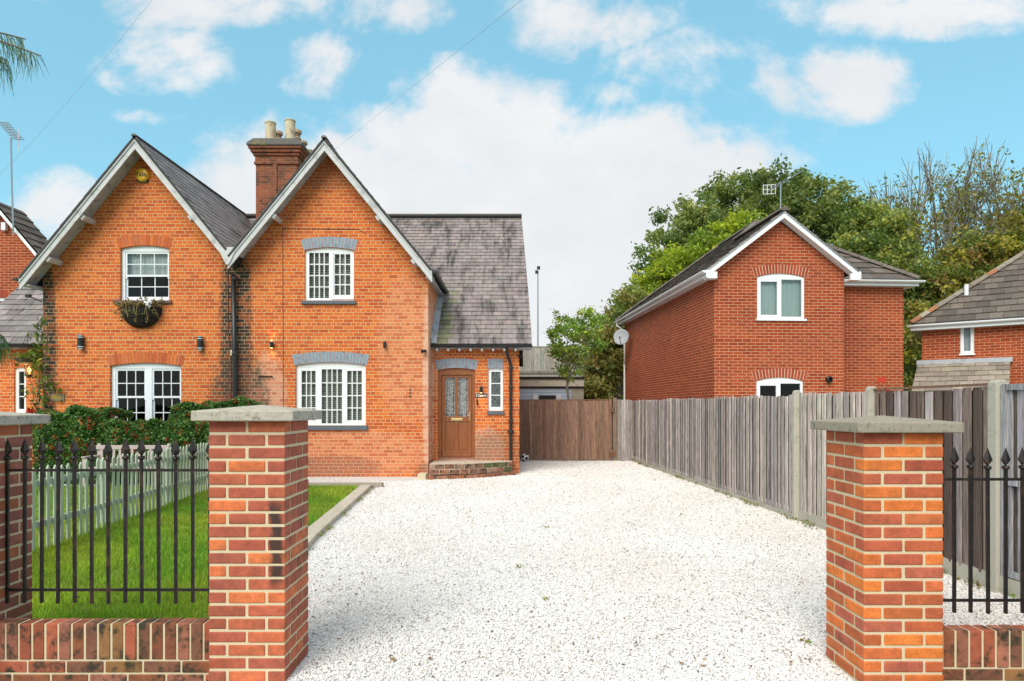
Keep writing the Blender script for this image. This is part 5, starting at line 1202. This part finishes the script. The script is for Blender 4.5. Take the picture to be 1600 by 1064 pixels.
def blob_clumps(blobs, k, skin=.45):
    out = []; vol = np.array([b[3]*b[4]*b[5] for b in blobs]); pr = vol/vol.sum()
    for _ in range(k):
        b = blobs[RNG.choice(len(blobs), p=pr)]; d = RNG.normal(size=3); d /= np.linalg.norm(d); r = (skin+(1-skin)*RNG.random())
        out.append((b[0]+d[0]*b[3]*r, b[1]+d[1]*b[4]*r, b[2]+d[2]*b[5]*r))
    return out
def limb_mesh(mb, base, ends, r0, fork=.35, n=6):
    base = Vector(base)
    for e in ends:
        e = Vector(e); m = base.lerp(e, .5)+Vector((random.uniform(-.1, .1), random.uniform(-.1, .1), .12))*(e-base).length; mb.tube([base, m, e], [r0, r0*.55, r0*.12], n, caps=False)
def tree(name, label, base, h_trunk, tr, blobs, nclump, crad, per, lsize, pal, wts=None, bark='bark', cat='tree', group=None, leafmat='leaf', nb=22, top=None, part='crown', lean=(0, 0)):
    t = thing(name, label, cat, base, group); b = Vector(base); cl = blob_clumps(blobs, nclump); pts, cc = clumps_to_leaves(cl, crad, per, pal, wts)
    V, Fc, cc = leaf_cloud(pts, lsize, cc); mesh_obj(part, V, Fc, cc, M[leafmat], t, uv=False)
    m = MB(); tp = b+Vector((lean[0], lean[1], h_trunk)); cen = Vector(np.mean([q[:3] for q in blobs], axis=0)); topv = tp.lerp(cen, .8)
    m.tube([b-Vector((0, 0, .3)), b.lerp(tp, .4)+Vector((random.uniform(-.1, .1)*h_trunk*.2, 0, 0)), tp, topv], [tr*1.25, tr, tr*.8, tr*.35], 9)
    sel = RNG.choice(len(cl), size=min(nb, len(cl)), replace=False)
    for i in sel:
        s = tp.lerp(topv, random.random()*.9); e = Vector(cl[i]); mid = s.lerp(e, .5)+Vector((0, 0, .06*(e-s).length)); m.tube([s, mid, e], [tr*.32, tr*.18, tr*.04], 5, caps=False)
    m.build('trunk', M[bark], t, uv=False); return t
OAK = [(0.153, 0.222, 0.072), (0.204, 0.269, 0.086), (0.115, 0.176, 0.064), (0.268, 0.316, 0.094), (0.357, 0.363, 0.114)]
def bl(px, py, Y, rx, ry, depth=None):            # blob from pixel centre / radii at depth Y
    c = P(px, py, Y); s = F/Y; return (c[0], c[1], c[2], rx/s, depth or rx/s, ry/s)
random.seed(9)
tree('oak_tree', 'tall dense green tree towering behind the detached house', (12, 36, 0), 4, .5,
     [bl(1180, 330, 36, 105, 62), bl(1250, 340, 36, 95, 68), bl(1100, 370, 35, 85, 62), bl(1050, 440, 35, 70, 80), bl(1010, 520, 34, 60, 80), bl(1160, 440, 35, 120, 70), bl(1310, 380, 36, 70, 62), bl(1180, 290, 36, 40, 32), bl(1120, 300, 36, 30, 25), bl(1080, 340, 35, 38, 30)],
     560, [.55]*560, 115, .13, OAK, [.3, .28, .2, .14, .08], nb=60)
tree('maple_tree', 'lower yellow-green tree in front of the taller dark tree, left of the detached house', (8.5, 31, 0), 2.5, .25,
     [bl(1060, 420, 31, 55, 40), bl(1130, 385, 31, 60, 32), bl(1010, 470, 31, 40, 40), bl(1165, 350, 31, 38, 18)], 150, [.48]*150, 100, .115, [(0.384, 0.456, 0.036), (0.264, 0.360, 0.042), (0.504, 0.504, 0.048), (0.168, 0.252, 0.036)], leafmat='leaf', nb=20)
tree('autumn_shrub', 'large yellowing leafy shrub beside the downpipe of the detached house', (3.7, 26.3, 0), 1, .12,
     [bl(945, 565, 25.9, 32, 62), bl(962, 530, 26.6, 30, 50), bl(925, 605, 25.7, 28, 32), bl(985, 495, 28.5, 34, 45)], 160, [.45]*160, 90, .10, [(.20, .24, .06), (.28, .27, .08), (.33, .25, .10), (.12, .18, .04), (.24, .27, .08), (.15, .21, .05)], cat='shrub', nb=16)
tree('young_ash_tree', 'small feathery young tree rising behind the brown gate', P(898, 625, 21)[:2]+(0,), 2.2, .05,
     [bl(888, 530, 21, 34, 48), bl(925, 520, 21.3, 26, 34), bl(862, 530, 20.8, 17, 28), bl(890, 580, 21, 18, 26), bl(915, 500, 21, 18, 22)], 115, [.2]*115, 45, .06, [(.24, .40, .09), (.30, .46, .10), (.18, .30, .07), (.42, .48, .08)], bark='bark_grey', nb=22, lean=(-.25, 0))
G2 = [(0.14, 0.211, 0.064), (0.178, 0.257, 0.079), (0.255, 0.316, 0.086), (0.382, 0.386, 0.1)]
tree('rounded_tree', 'mid green bushy tree behind the right hip of the detached house roof', (18.5, 34, 0), 3, .3,
     [bl(1360, 385, 34, 62, 62), bl(1330, 420, 33, 60, 55), bl(1400, 440, 33, 55, 50), bl(1300, 340, 34, 26, 24), bl(1440, 520, 32, 45, 90), bl(1380, 345, 34, 30, 22)], 330, [.6]*330, 100, .125, G2, nb=30)
tree('brown_hedge_tree', 'large bronze and yellow autumn bush above the roof of the angled house', (20, 31, 0), 2, .25,
     [bl(1500, 460, 31, 75, 62), bl(1570, 430, 31, 70, 72), bl(1450, 540, 30, 50, 80), bl(1520, 400, 31, 45, 30), bl(1620, 400, 31, 60, 80), bl(1590, 360, 31.5, 30, 30), bl(1540, 540, 30, 90, 60)], 420, [.55]*420, 95, .12, [(.24, .21, .06), (.34, .30, .06), (.16, .20, .045), (.34, .22, .09), (.10, .15, .035), (.42, .37, .07), (.20, .24, .05)], cat='bush', nb=40)
def bare_tree(label, px, Y, ytop, spread, seed, leaves, ivy):
    random.seed(seed); b = Vector((P(px, 0, Y)[0], Y, 0)); H = P(0, ytop, Y)[2]; t = thing('bare_tree', label, 'tree', b, 'thin half bare trees on the skyline')
    m = MB(); tips = []
    def grow(p, d, L, r, dep):
        q = p+d*L*.5+Vector((random.uniform(-.06, .06), random.uniform(-.06, .06), 0))*L; e = p+d*L; m.tube([p, q, e], [max(r, .016), max(r*.82, .014), max(r*.62, .009)], 5 if dep < 2 else 3, caps=False); tips.append((e, dep))
        if dep > 4 or r < .006: return
        for i in range(3 if dep in (1, 2) else 2):
            nd = (d+Vector((random.uniform(-1, 1), random.uniform(-1, 1), random.uniform(-.1, .35)))*spread*(1.15 if dep else .85)).normalized(); grow(p.lerp(e, random.uniform(.55, 1)), nd, L*random.uniform(.55, .82), r*.58, dep+1)
        grow(e, (d+Vector((random.uniform(-.2, .2), 0, .15))).normalized(), L*.72, r*.62, dep+1)
    grow(b, Vector((random.uniform(-.08, .08), 0, 1)).normalized(), H*.34, .24, 0)
    zs = max(q[0].z for q in tips); k = H/zs; V = [(b.x+(v[0]-b.x)*k**.5, b.y+(v[1]-b.y)*k**.5, v[2]*k) for v in m.v]; m.v = V
    m.build('trunk', M['bark_grey'], t, uv=False)
    C = []
    for e, dep in tips:
        ez = e.z*k
        if dep >= 2 and random.random() < leaves and ez < H*.9:
            for _ in range(random.randint(2, 9)): C.append((b.x+(e.x-b.x)*k**.5+random.gauss(0, .2), e.y+random.gauss(0, .2), ez+random.gauss(0, .15)))
    for _ in range(ivy): 
        z = random.random()**.8*H*.62; C.append((b.x+random.gauss(0, .28+.1*math.sin(z*3)), b.y+random.gauss(0, .3), z))
    C = np.array(C); pal = np.array([(.26, .26, .04), (.18, .2, .04), (.32, .27, .06), (.12, .15, .03)]); cc = pal[RNG.integers(0, 4, len(C))]*(.7+.6*RNG.random(len(C)))[:, None]
    if ivy: cc[-ivy:] = np.array([.06, .10, .02])*(.6+.9*RNG.random(ivy))[:, None]
    V, Fc, cc = leaf_cloud(C, .13, cc); mesh_obj('crown', V, Fc, cc, M['leaf'], t, uv=False)
for i, a in enumerate([(1362, 37, 285, .48, 1, .25, 120, 'leftmost'), (1418, 38, 262, .46, 2, .45, 500, ''), (1445, 36, 240, .42, 3, .5, 900, ''), (1486, 37, 222, .5, 4, .45, 900, ''), (1540, 37, 300, .5, 5, .6, 300, ''), (1578, 36, 215, .48, 6, .85, 900, ''), (1620, 35, 235, .48, 7, .85, 700, '')]):
    labs = ['slender bare tree rising above the bushy tree, leftmost of the half bare trees', 'half bare tree, second from the left on the skyline', 'ivy-clad half bare tree, third from the left on the skyline', 'tallest half bare tree with ivy trunk in the middle of the skyline row', 'short half bare tree in the gap left of the golden ones', 'tall golden leaved thin tree near the right edge of the skyline', 'golden leaved thin tree cut off by the right edge of the photo']
    bare_tree(labs[i], a[0], a[1], a[2], a[3], a[4]+40, a[5], a[6])
# hedge and bush in front of the left cottage
def hedge(name, label, boxes, n, pal, berries, cat='hedge', ls=.045):
    cx = np.mean([(b[0]+b[1])/2 for b in boxes]); t = thing(name, label, cat, (cx, boxes[0][2], 0)); PT = []; core = MB()
    vol = np.array([(b[1]-b[0])*(b[5]) for b in boxes]); vol /= vol.sum()
    for b, w in zip(boxes, vol):
        k = int(n*w); u = RNG.random((k, 3)); f = RNG.choice(3, size=k, p=[.55, .33, .12]); x = b[0]+(b[1]-b[0])*u[:, 0]; y = b[2]+(b[3]-b[2])*u[:, 1]; z = b[4]+(b[5]-b[4])*u[:, 2]
        d = np.abs(RNG.normal(size=k))*.06
        y = np.where(f == 0, b[2]+d, y); z = np.where(f == 1, b[5]-d, z); x = np.where(f == 2, np.where(u[:, 0] < .5, b[0]+d, b[1]-d), x)
        bump = .07*np.sin(x*3.1)*np.cos(z*4+x)+.06*np.sin(x*7.7+z*5)+.05*np.sin(y*6+x*9)
        y = y-bump; z = z+bump*.8*(z/b[5]); ed = np.clip((z-(b[5]-.25))/.25, 0, 1); xc = (b[0]+b[1])/2; x = np.where(f == 2, x, x); y = y+ed**2*.14*(f == 0)
        PT.append(np.stack([x, y, z], 1)); core.box(b[0]+.2, b[1]-.2, b[2]+.26, b[3]-.05, 0, b[5]-.3)
    PT = np.concatenate(PT); pal = np.array(pal); cc = pal[RNG.integers(0, len(pal), len(PT))]*(.55+.8*RNG.random(len(PT)))[:, None]
    V, Fc, cc = leaf_cloud(PT, ls, cc); mesh_obj('foliage', V, Fc, cc, M['leaf_dark'], t, uv=False); core.build('dark_core', mat_plain('hedge_core', (.018, .03, .010), 1), t)  # dark box added inside the leaves; its colour stands in for inner shade
    if berries:
        m = MB(); fr = PT[(PT[:, 2] > .35)]; cz = fr[RNG.integers(0, len(fr), berries)]; bm = []
        for c in cz:
            if c[2] > .25+.9*max(b[5] for b in boxes): continue
            for _ in range(random.randint(4, 12)): p = Vector(c)+Vector((random.gauss(0, .05), -.02+random.gauss(0, .02), random.gauss(0, .03))); r = .013; m.add([p+Vector(q)*r for q in ((1,0,0),(-1,0,0),(0,1,0),(0,-1,0),(0,0,1),(0,0,-1))], [(4,0,2),(4,2,1),(4,1,3),(4,3,0),(5,2,0),(5,1,2),(5,3,1),(5,0,3)])
        m.build('berries', M['berry'], t, uv=False)
HG = [(0.065, 0.156, 0.039), (0.104, 0.221, 0.052), (0.169, 0.312, 0.078), (0.052, 0.117, 0.033)]
def hb(x0, x1, yt, Y0, Y1): return (P(x0, 0, Y0)[0], P(x1, 0, Y0)[0], Y0, Y1, .05, P(0, yt, Y0)[2])
hedge('berry_hedge', 'dark green hedge dotted with red berries in front of the left cottage', [hb(48, 165, 642, 13.3, 14.3), hb(150, 330, 659, 13.2, 14.1)], 42000, HG, 300)
hedge('clipped_bush', 'rounded evergreen bush in front of the right half of the double sash window', [hb(262, 330, 628, 13.5, 14.4), hb(320, 386, 627, 13.7, 14.5)], 24000, HG, 60, 'bush')
def climber():
    t = thing('climbing_plant', 'sparse climbing plant with yellowing leaves on the left cottage corner', 'climbing plant', P(68, 640, 14.9)[:2]+(0,)); m = MB(); C = []
    random.seed(12)
    for i in range(9):
        x = 62+random.uniform(-8, 8); y = 650; Y = 14.95; pts = [P(x, 735, Y)]
        top = random.choice([500, 520, 560, 600, 575]); tx = random.choice([50, 58, 66, 84, 75, 40])
        for k in range(7):
            q = (k+1)/7; xx = lerp(x, tx, q)+random.uniform(-4, 4); yy = lerp(650, top, q); pts.append(P(xx, yy, 15.0-.15*q-(.1 if xx > 67 else 0)-.15))
            for _ in range(random.randint(0, 6)): C.append(np.array(pts[-1])+RNG.normal(size=3)*.085)
        m.tube(pts, .008, 4, caps=False)
    for _ in range(110): C.append(np.array(P(random.gauss(62, 7), random.gauss(540, 22), 14.9+random.uniform(-.1, .25))))
    for _ in range(40): C.append(np.array(P(random.gauss(60, 9), random.gauss(575, 20), 14.9+random.uniform(-.1, .25))))
    m.build('stem', M['bark'], t, uv=False); C = np.array(C); pal = np.array([(.10, .16, .03), (.07, .11, .025), (.30, .26, .03), (.16, .18, .05)]); cc = pal[RNG.choice(4, len(C), p=[.38, .34, .12, .16])]*(.7+.6*RNG.random(len(C)))[:, None]
    V, Fc, cc = leaf_cloud(C, .075, cc); mesh_obj('foliage', V, Fc, cc, M['leaf'], t, uv=False)
climber()
def wall_basket():
    u, z = pf.px(222, 482); t = thing('wall_basket', 'black half-round hanging basket of dry stems under the upper sash window', 'hanging basket', (u, YF, z)); m = MB(); R0 = .44; n = 16; Vt = []
    ring = []
    for i in range(7):
        ph = i/6*math.pi/2; rr = R0*math.cos(ph)+.02; zz = z-R0*1.02*math.sin(ph)
        ring.append([(u+rr*math.cos(math.pi*k/n), YF-.01-rr*.55*math.sin(math.pi*k/n), zz) for k in range(n+1)])
    vs = [p for r in ring for p in r]; fs = [(i*(n+1)+k, i*(n+1)+k+1, (i+1)*(n+1)+k+1, (i+1)*(n+1)+k) for i in range(6) for k in range(n)]
    m.add(vs, fs, (.02, .018, .015)); m.build('basket_liner', M['vc_plain'], t); w = MB()
    for r in ring[::2]: w.tube([(p[0], p[1]-.008, p[2]) for p in r], .006, 4)
    for k in range(0, n+1, 2): w.tube([(r[k][0], r[k][1]-.008, r[k][2]) for r in ring], .005, 4)
    w.build('basket_wire', M['metal_black'], t); s = MB(); C = []; random.seed(4)
    for i in range(46):
        a = random.uniform(.1, 3.0); p = Vector((u+R0*.85*math.cos(a), YF-.03-R0*.45*math.sin(a), z)); up = random.random() < .55; d = Vector((random.uniform(-.15, .22), -random.uniform(0, .12), random.uniform(.08, .2) if up else -random.uniform(.08, .34)))
        mid = p+Vector((d.x*.4, d.y*.8-.02, abs(d.z)*.3+.02)); s.tube([p, mid, p+d], .0045, 4, c=random.choice([(.30, .20, .09), (.42, .34, .16), (.16, .10, .05)]), caps=False)
        for _ in range(9): C.append(np.array(p.lerp(p+d, random.random()))+RNG.normal(size=3)*.025)
    for _ in range(200): a = random.uniform(0, 3.14); C.append(np.array((u+R0*random.random()**.5*math.cos(a), YF-.03-R0*.5*math.sin(a), z+random.uniform(-.02, .08))))
    s.build('dry_stems', M['vc_plain'], t); C = np.array(C); pal = np.array([(.26, .19, .08), (.14, .10, .05), (.18, .19, .07), (.38, .31, .17)]); V, Fc, cc = leaf_cloud(C, .04, pal[RNG.integers(0, 4, len(C))]); mesh_obj('dry_leaves', V, Fc, cc, M['leaf'], t, uv=False)
    C = np.array([np.array(P(x, y, 14.5))+RNG.normal(size=3)*.02 for (x, y) in ((231, 472), (232, 478), (234, 472.5)) for _ in range(12)]); V, Fc, cc = leaf_cloud(C, .05, np.tile([[.85, .83, .84]], (len(C), 1))); mesh_obj('white_flower', V, Fc, cc, M['vc_plain'], t, uv=False)
    # round hanging basket by the left door
    c = Vector(P(43, 560, 15.1)); t = thing('hanging_basket', 'shallow round wicker hanging basket above the lit lantern', 'hanging basket', c); b = MB(); b.lathe([(.08, -.14), (.2, -.09), (.27, 0), (.25, 0), (.18, -.06), (.06, -.1)], c, 16, c=(.10, .075, .055)); b.build('basket', M['vc_plain'], t)
    b = MB(); [b.tube([c+Vector((.25*math.cos(k*2.1), .25*math.sin(k*2.1), 0)), c+Vector((0, 0, .55))], .005, 4) for k in range(3)]; b.build('chain', M['metal_black'], t)
    C = np.array([np.array(c)+RNG.normal(size=3)*np.array([.15, .12, .05])+np.array([0, 0, .05]) for _ in range(260)]); pal = np.array([(.16, .2, .04), (.3, .3, .06), (.09, .12, .03)]); V, Fc, cc = leaf_cloud(C, .05, pal[RNG.integers(0, 3, 260)]); mesh_obj('foliage', V, Fc, cc, M['leaf'], t, uv=False)
    C = np.array([np.array(P(random.gauss(49, 4), random.gauss(644, 2.5), 13.5)) for _ in range(60)]); V, Fc, cc = leaf_cloud(C, .05, np.array([(.5, .03, .02), (.35, .02, .02)])[RNG.integers(0, 2, 60)])
    tag(mesh_obj('red_flowers', V, Fc, cc, M['leaf'], uv=False), 'patch of red leaves and flowers at the left end of the hedge', 'plant')
wall_basket()
def conifer():
    X, Y = -8.3, 8.6; t = thing('conifer_tree', 'blue-green conifer mostly outside the left edge, long needles drooping into view', 'tree', (X, Y, 0)); m = MB(); m.tube([(X, Y, -.2), (X+.1, Y, 3), (X, Y, 9)], [.2, .16, .03], 9); C = []; Vn = []; random.seed(8); nd = MB()
    def branch(p, q, droop, L=.5, dens=34):
        p, q = Vector(p), Vector(q); pts = [p.lerp(q, k/8)+Vector((0, 0, .25*math.sin(math.pi*k/8)*(1 if droop else .3))) for k in range(9)]; m.tube(pts, [.035-.0035*k for k in range(9)], 5, caps=False)
        for k in range(2, 9):
            for _ in range(dens):
                s = pts[k-1].lerp(pts[k], random.random()); l = L*random.uniform(.5, 1); d = Vector((random.gauss(.12, .22), random.gauss(0, .22), -1)).normalized()*l; w = Vector((d.z, 0, -d.x)).normalized()*.004
                mid = s+d*.5+Vector((.06*l, 0, .05*l)); Vn.extend([s-w, s+w, mid+w, mid-w, mid-w, mid+w, s+d+w*.3, s+d-w*.3])
    branch((X, Y, 6.2), P(64, 88, 8.2), True, .42, 22); branch((X, Y, 6.1), P(40, 62, 8.4), True, .40, 22); branch((X, Y, 6.1), P(12, 95, 8.4), True, .5, 34); branch((X, Y, 5.3), P(-30, 120, 8.3), True, .5, 50); branch((X, Y, 2.8), P(6, 527, 8.2), True, .40, 60)
    branch((X, Y, 2.6), P(-4, 530, 8.0), True, .5, 60)
    for i in range(16): a = random.uniform(1.6, 4.6); z = random.uniform(1.6, 7.5); branch((X, Y, z), (X+1.4*math.cos(a), Y+1.4*math.sin(a), z+.2), True, .4, 20)
    m.build('trunk', M['bark'], t, uv=False); V = np.array([tuple(v) for v in Vn]); n = len(V)//4; cc = np.array([(.06, .13, .07)])*(.6+.8*RNG.random((n, 1))); mesh_obj('needles', V, np.arange(4*n).reshape(-1, 4), cc, M['leaf'], t, uv=False)
conifer()
C = np.array([np.array((-3.047+abs(random.gauss(0, .012)), random.uniform(3.70, 3.84), random.uniform(.3, 1.2))) for _ in range(110)]); 
V_, F_, c_ = leaf_cloud(C, .045, np.array([(.05, .12, .06), (.08, .16, .09), (.04, .09, .04)])[RNG.integers(0, 3, len(C))], shape=1.1); tag(mesh_obj('ivy', V_, F_, c_, M['leaf_dark'], uv=False), 'small ivy trailing down the pillar at the left edge', 'ivy')
# ------------------------------------------------------------------ beyond the gate
def beyond():
    Y = 24.2; pl = Pl((0, Y, 0), (1, 0, 0)); t = thing('outbuilding', 'low outbuilding with pale blue boarded front and cream fascia behind the gate', 'outbuilding', (1.5, Y, 0)); x0, x1 = -.6, P(912, 0, Y)[0]
    z = lambda y: P(0, y, Y)[2]; m = MB(); zz = 0
    xb = P(893, 0, Y)[0]
    while zz < z(604): m.prism([(0, 0), (-.022, 0), (-.006, .14), (0, .14)], (x0, Y, zz), (0, 1, 0), (0, 0, 1), (xb-x0, 0, 0)); zz += .15
    m.box(x0, xb, Y+.001, Y+.05, 0, z(603)); m.build('cladding', M['blue_clad'], t)
    m = MB(); m.box(xb, x1, Y-.02, Y+.1, 0, z(603)); m.build('side_wall', M['concrete'], t)
    m = MB(); m.box(x0, x1, Y-.12, Y-.08, z(603), z(592)); m.build('fascia', M['cream'], t); m = MB(); m.box(x0, x1, Y-.05, Y+3.0, z(606), z(602.5)); m.box(x0, x1, Y-.16, Y+3, z(592)+.005, z(588)); m.build('roof', M['metal_black'], t)
    m = MB(); m.box(P(842, 0, Y)[0], P(868, 0, Y)[0], Y-.05, Y-.005, z(628), z(617)); m.build('window', M['metal_black'], t)
    for a in (833, 869): m = MB(); m.box(P(a, 0, Y)[0], P(a+7, 0, Y)[0], Y-.12, Y-.01, z(628), z(616)); m.build('shutter_box', M['white_upvc'], t)
    Y2 = 27.5; z = lambda y: P(0, y, Y2)[2]
    r = MB(); r.box(-3, 7, Y2+.02, Y2+.4, -.1, z(583)); tag(r.build('retaining_wall', M['concrete']), 'grey concrete retaining wall carrying the upper timber fence', 'wall')
    f = thing('upper_fence', 'high silvery timber board fence on top of the retaining wall behind', 'fence', (2, Y2, z(583))); m = MB(); board_run(m, (-3, Y2+.1), (6.5, Y2+.1), z(579), z(541), .13, [(.40, .37, .31), (.46, .43, .36), (.34, .32, .27), (.42, .40, .35)], (0, -1, 0)); m.build('boards', M['fence_wood'], f)
    m = MB(); m.box(-3, 6.5, Y2-.02, Y2+.06, z(583), z(579), (.26, .24, .2)); m.box(-3, 6.5, Y2+.06, Y2+.13, z(541), z(540), (.4, .37, .3)); m.build('rail', M['fence_wood'], f)
    c = MB(); c.obox((-3, Y2+.4, z(583)-.1), (13, 0, 0), (0, 80, 0), (0, 0, .05)); struct(c.build('embankment', M['far']))
    Y3 = 62; l = thing('street_lamp', 'very tall slim twin-headed lamp post far behind the gate', 'street lamp', P(840.5, 0, Y3)[:2]+(0,)); b = Vector(P(840.5, 540, Y3)); tp = Vector(P(840.5, 424, Y3)); m = MB(); m.tube([(b.x, b.y, 0), (tp.x, tp.y, tp.z)], [.11, .06], 8); m.build('pole', M['metal_grey'], l)
    for (a, y) in ((841.5, 419.5), (838.6, 426)):
        h = MB(); q = Vector(P(a, y, Y3)); h.box(q.x-.14, q.x+.14, q.y-.2, q.y+.2, q.z-.12, q.z+.14); h.tube([q, (tp.x, tp.y, q.z-.1)], .04, 5); h.build('lamp_head', M['metal_black'], l)
beyond()
def hill_trees():
    blobs = [bl(x, y, 44, 60, r) for x, y, r in ((1340, 470, 60), (1420, 520, 60), (1500, 520, 60), (1580, 500, 60), (1650, 470, 70), (1260, 500, 60), (1180, 520, 60), (1720, 450, 80))]
    cl = blob_clumps(blobs, 420, .2); pts, cc = clumps_to_leaves(cl, [1.1]*420, 45, G2[:3]); V, Fc, cc = leaf_cloud(pts, .34, cc); o = mesh_obj('distant_woodland', V, Fc, cc, M['leaf'], uv=False); tag(o, 'dark mass of distant woodland foliage behind the houses', 'woodland', kind='stuff')
hill_trees()
# overhead cables
for pts, lab in (((P(519, 238, 14.4), P(640, 140, 10), P(760, 45, 6.5), P(818, -2, 5.2), P(870, -45, 4.4)), 'thin overhead cable running from the right gable up across the sky'), ((P(-60, 335, 12), P(60, 212, 11), P(170, 85, 10), P(262, -30, 9)), 'thin overhead cable crossing the sky at the upper left')):
    m = MB(); m.tube(pts, .0018, 5); tag(m.build('overhead_cable', mat_plain('cable_grey', (.38, .42, .46), .6) ), lab, 'cable', 'overhead cables')
# fallen leaves on the gravel and lawn
def litter():
    n = 420; Y = 3.9+13*RNG.random(n)**1.6; X = -3.5+7.6*RNG.random(n); ok = (X < fx(Y)-.05) & ~((X > -1.85) & (X < -1.2) & (Y < 4.4)) & ~((X > 1.9) & (Y < 4.3)) & ~((Y > 13.5) & (X < .3)); X, Y = X[ok], Y[ok]
    Cc = np.stack([X, Y, np.full(len(X), .022)+(X < -2.6)*.05], 1); pal = np.array([(.22, .10, .04), (.34, .16, .07), (.16, .08, .05), (.40, .22, .10)]); V, Fc, cc = leaf_cloud(Cc, .024, pal[RNG.integers(0, 4, len(Cc))]); V[:, 2] = .02+np.abs(V[:, 2]-.02)*.45+np.repeat((X < -2.4)*.04, 4)
    tag(mesh_obj('fallen_leaves', V, Fc, cc, M['leaf'], uv=False), 'scattered brown fallen leaves on the white gravel', 'leaves', kind='stuff')
litter()

def weeds():
    C = []; random.seed(77)
    for _ in range(70):
        Y = random.uniform(5, 19); c = np.array((fx(Y)-.05-abs(random.gauss(0, .04)), Y, .03)); C += [c+RNG.normal(size=3)*np.array([.03, .06, .018]) for _ in range(random.randint(4, 16))]
    for _ in range(30):
        Y = random.uniform(4.4, 12.6); c = np.array((ex(Y)+.03+abs(random.gauss(0, .03)), Y, .03)); C += [c+RNG.normal(size=3)*np.array([.02, .05, .015]) for _ in range(random.randint(3, 9))]
    for _ in range(7): c = np.array((random.uniform(-1.2, 3.0), random.uniform(4.2, 12), .022)); C += [c+RNG.normal(size=3)*np.array([.02, .02, .006]) for _ in range(random.randint(3, 8))]
    C = np.array(C); pal = np.array([(.12, .2, .04), (.2, .26, .06), (.22, .14, .06), (.30, .22, .1)]); V, Fc, cc = leaf_cloud(C, .022, pal[RNG.integers(0, 4, len(C))]); V[:, 2] = np.maximum(V[:, 2], .012)
    tag(mesh_obj('weeds', V, Fc, cc, M['leaf'], uv=False), 'small weeds and debris along the edges of the gravel', 'weeds', kind='stuff')
weeds()
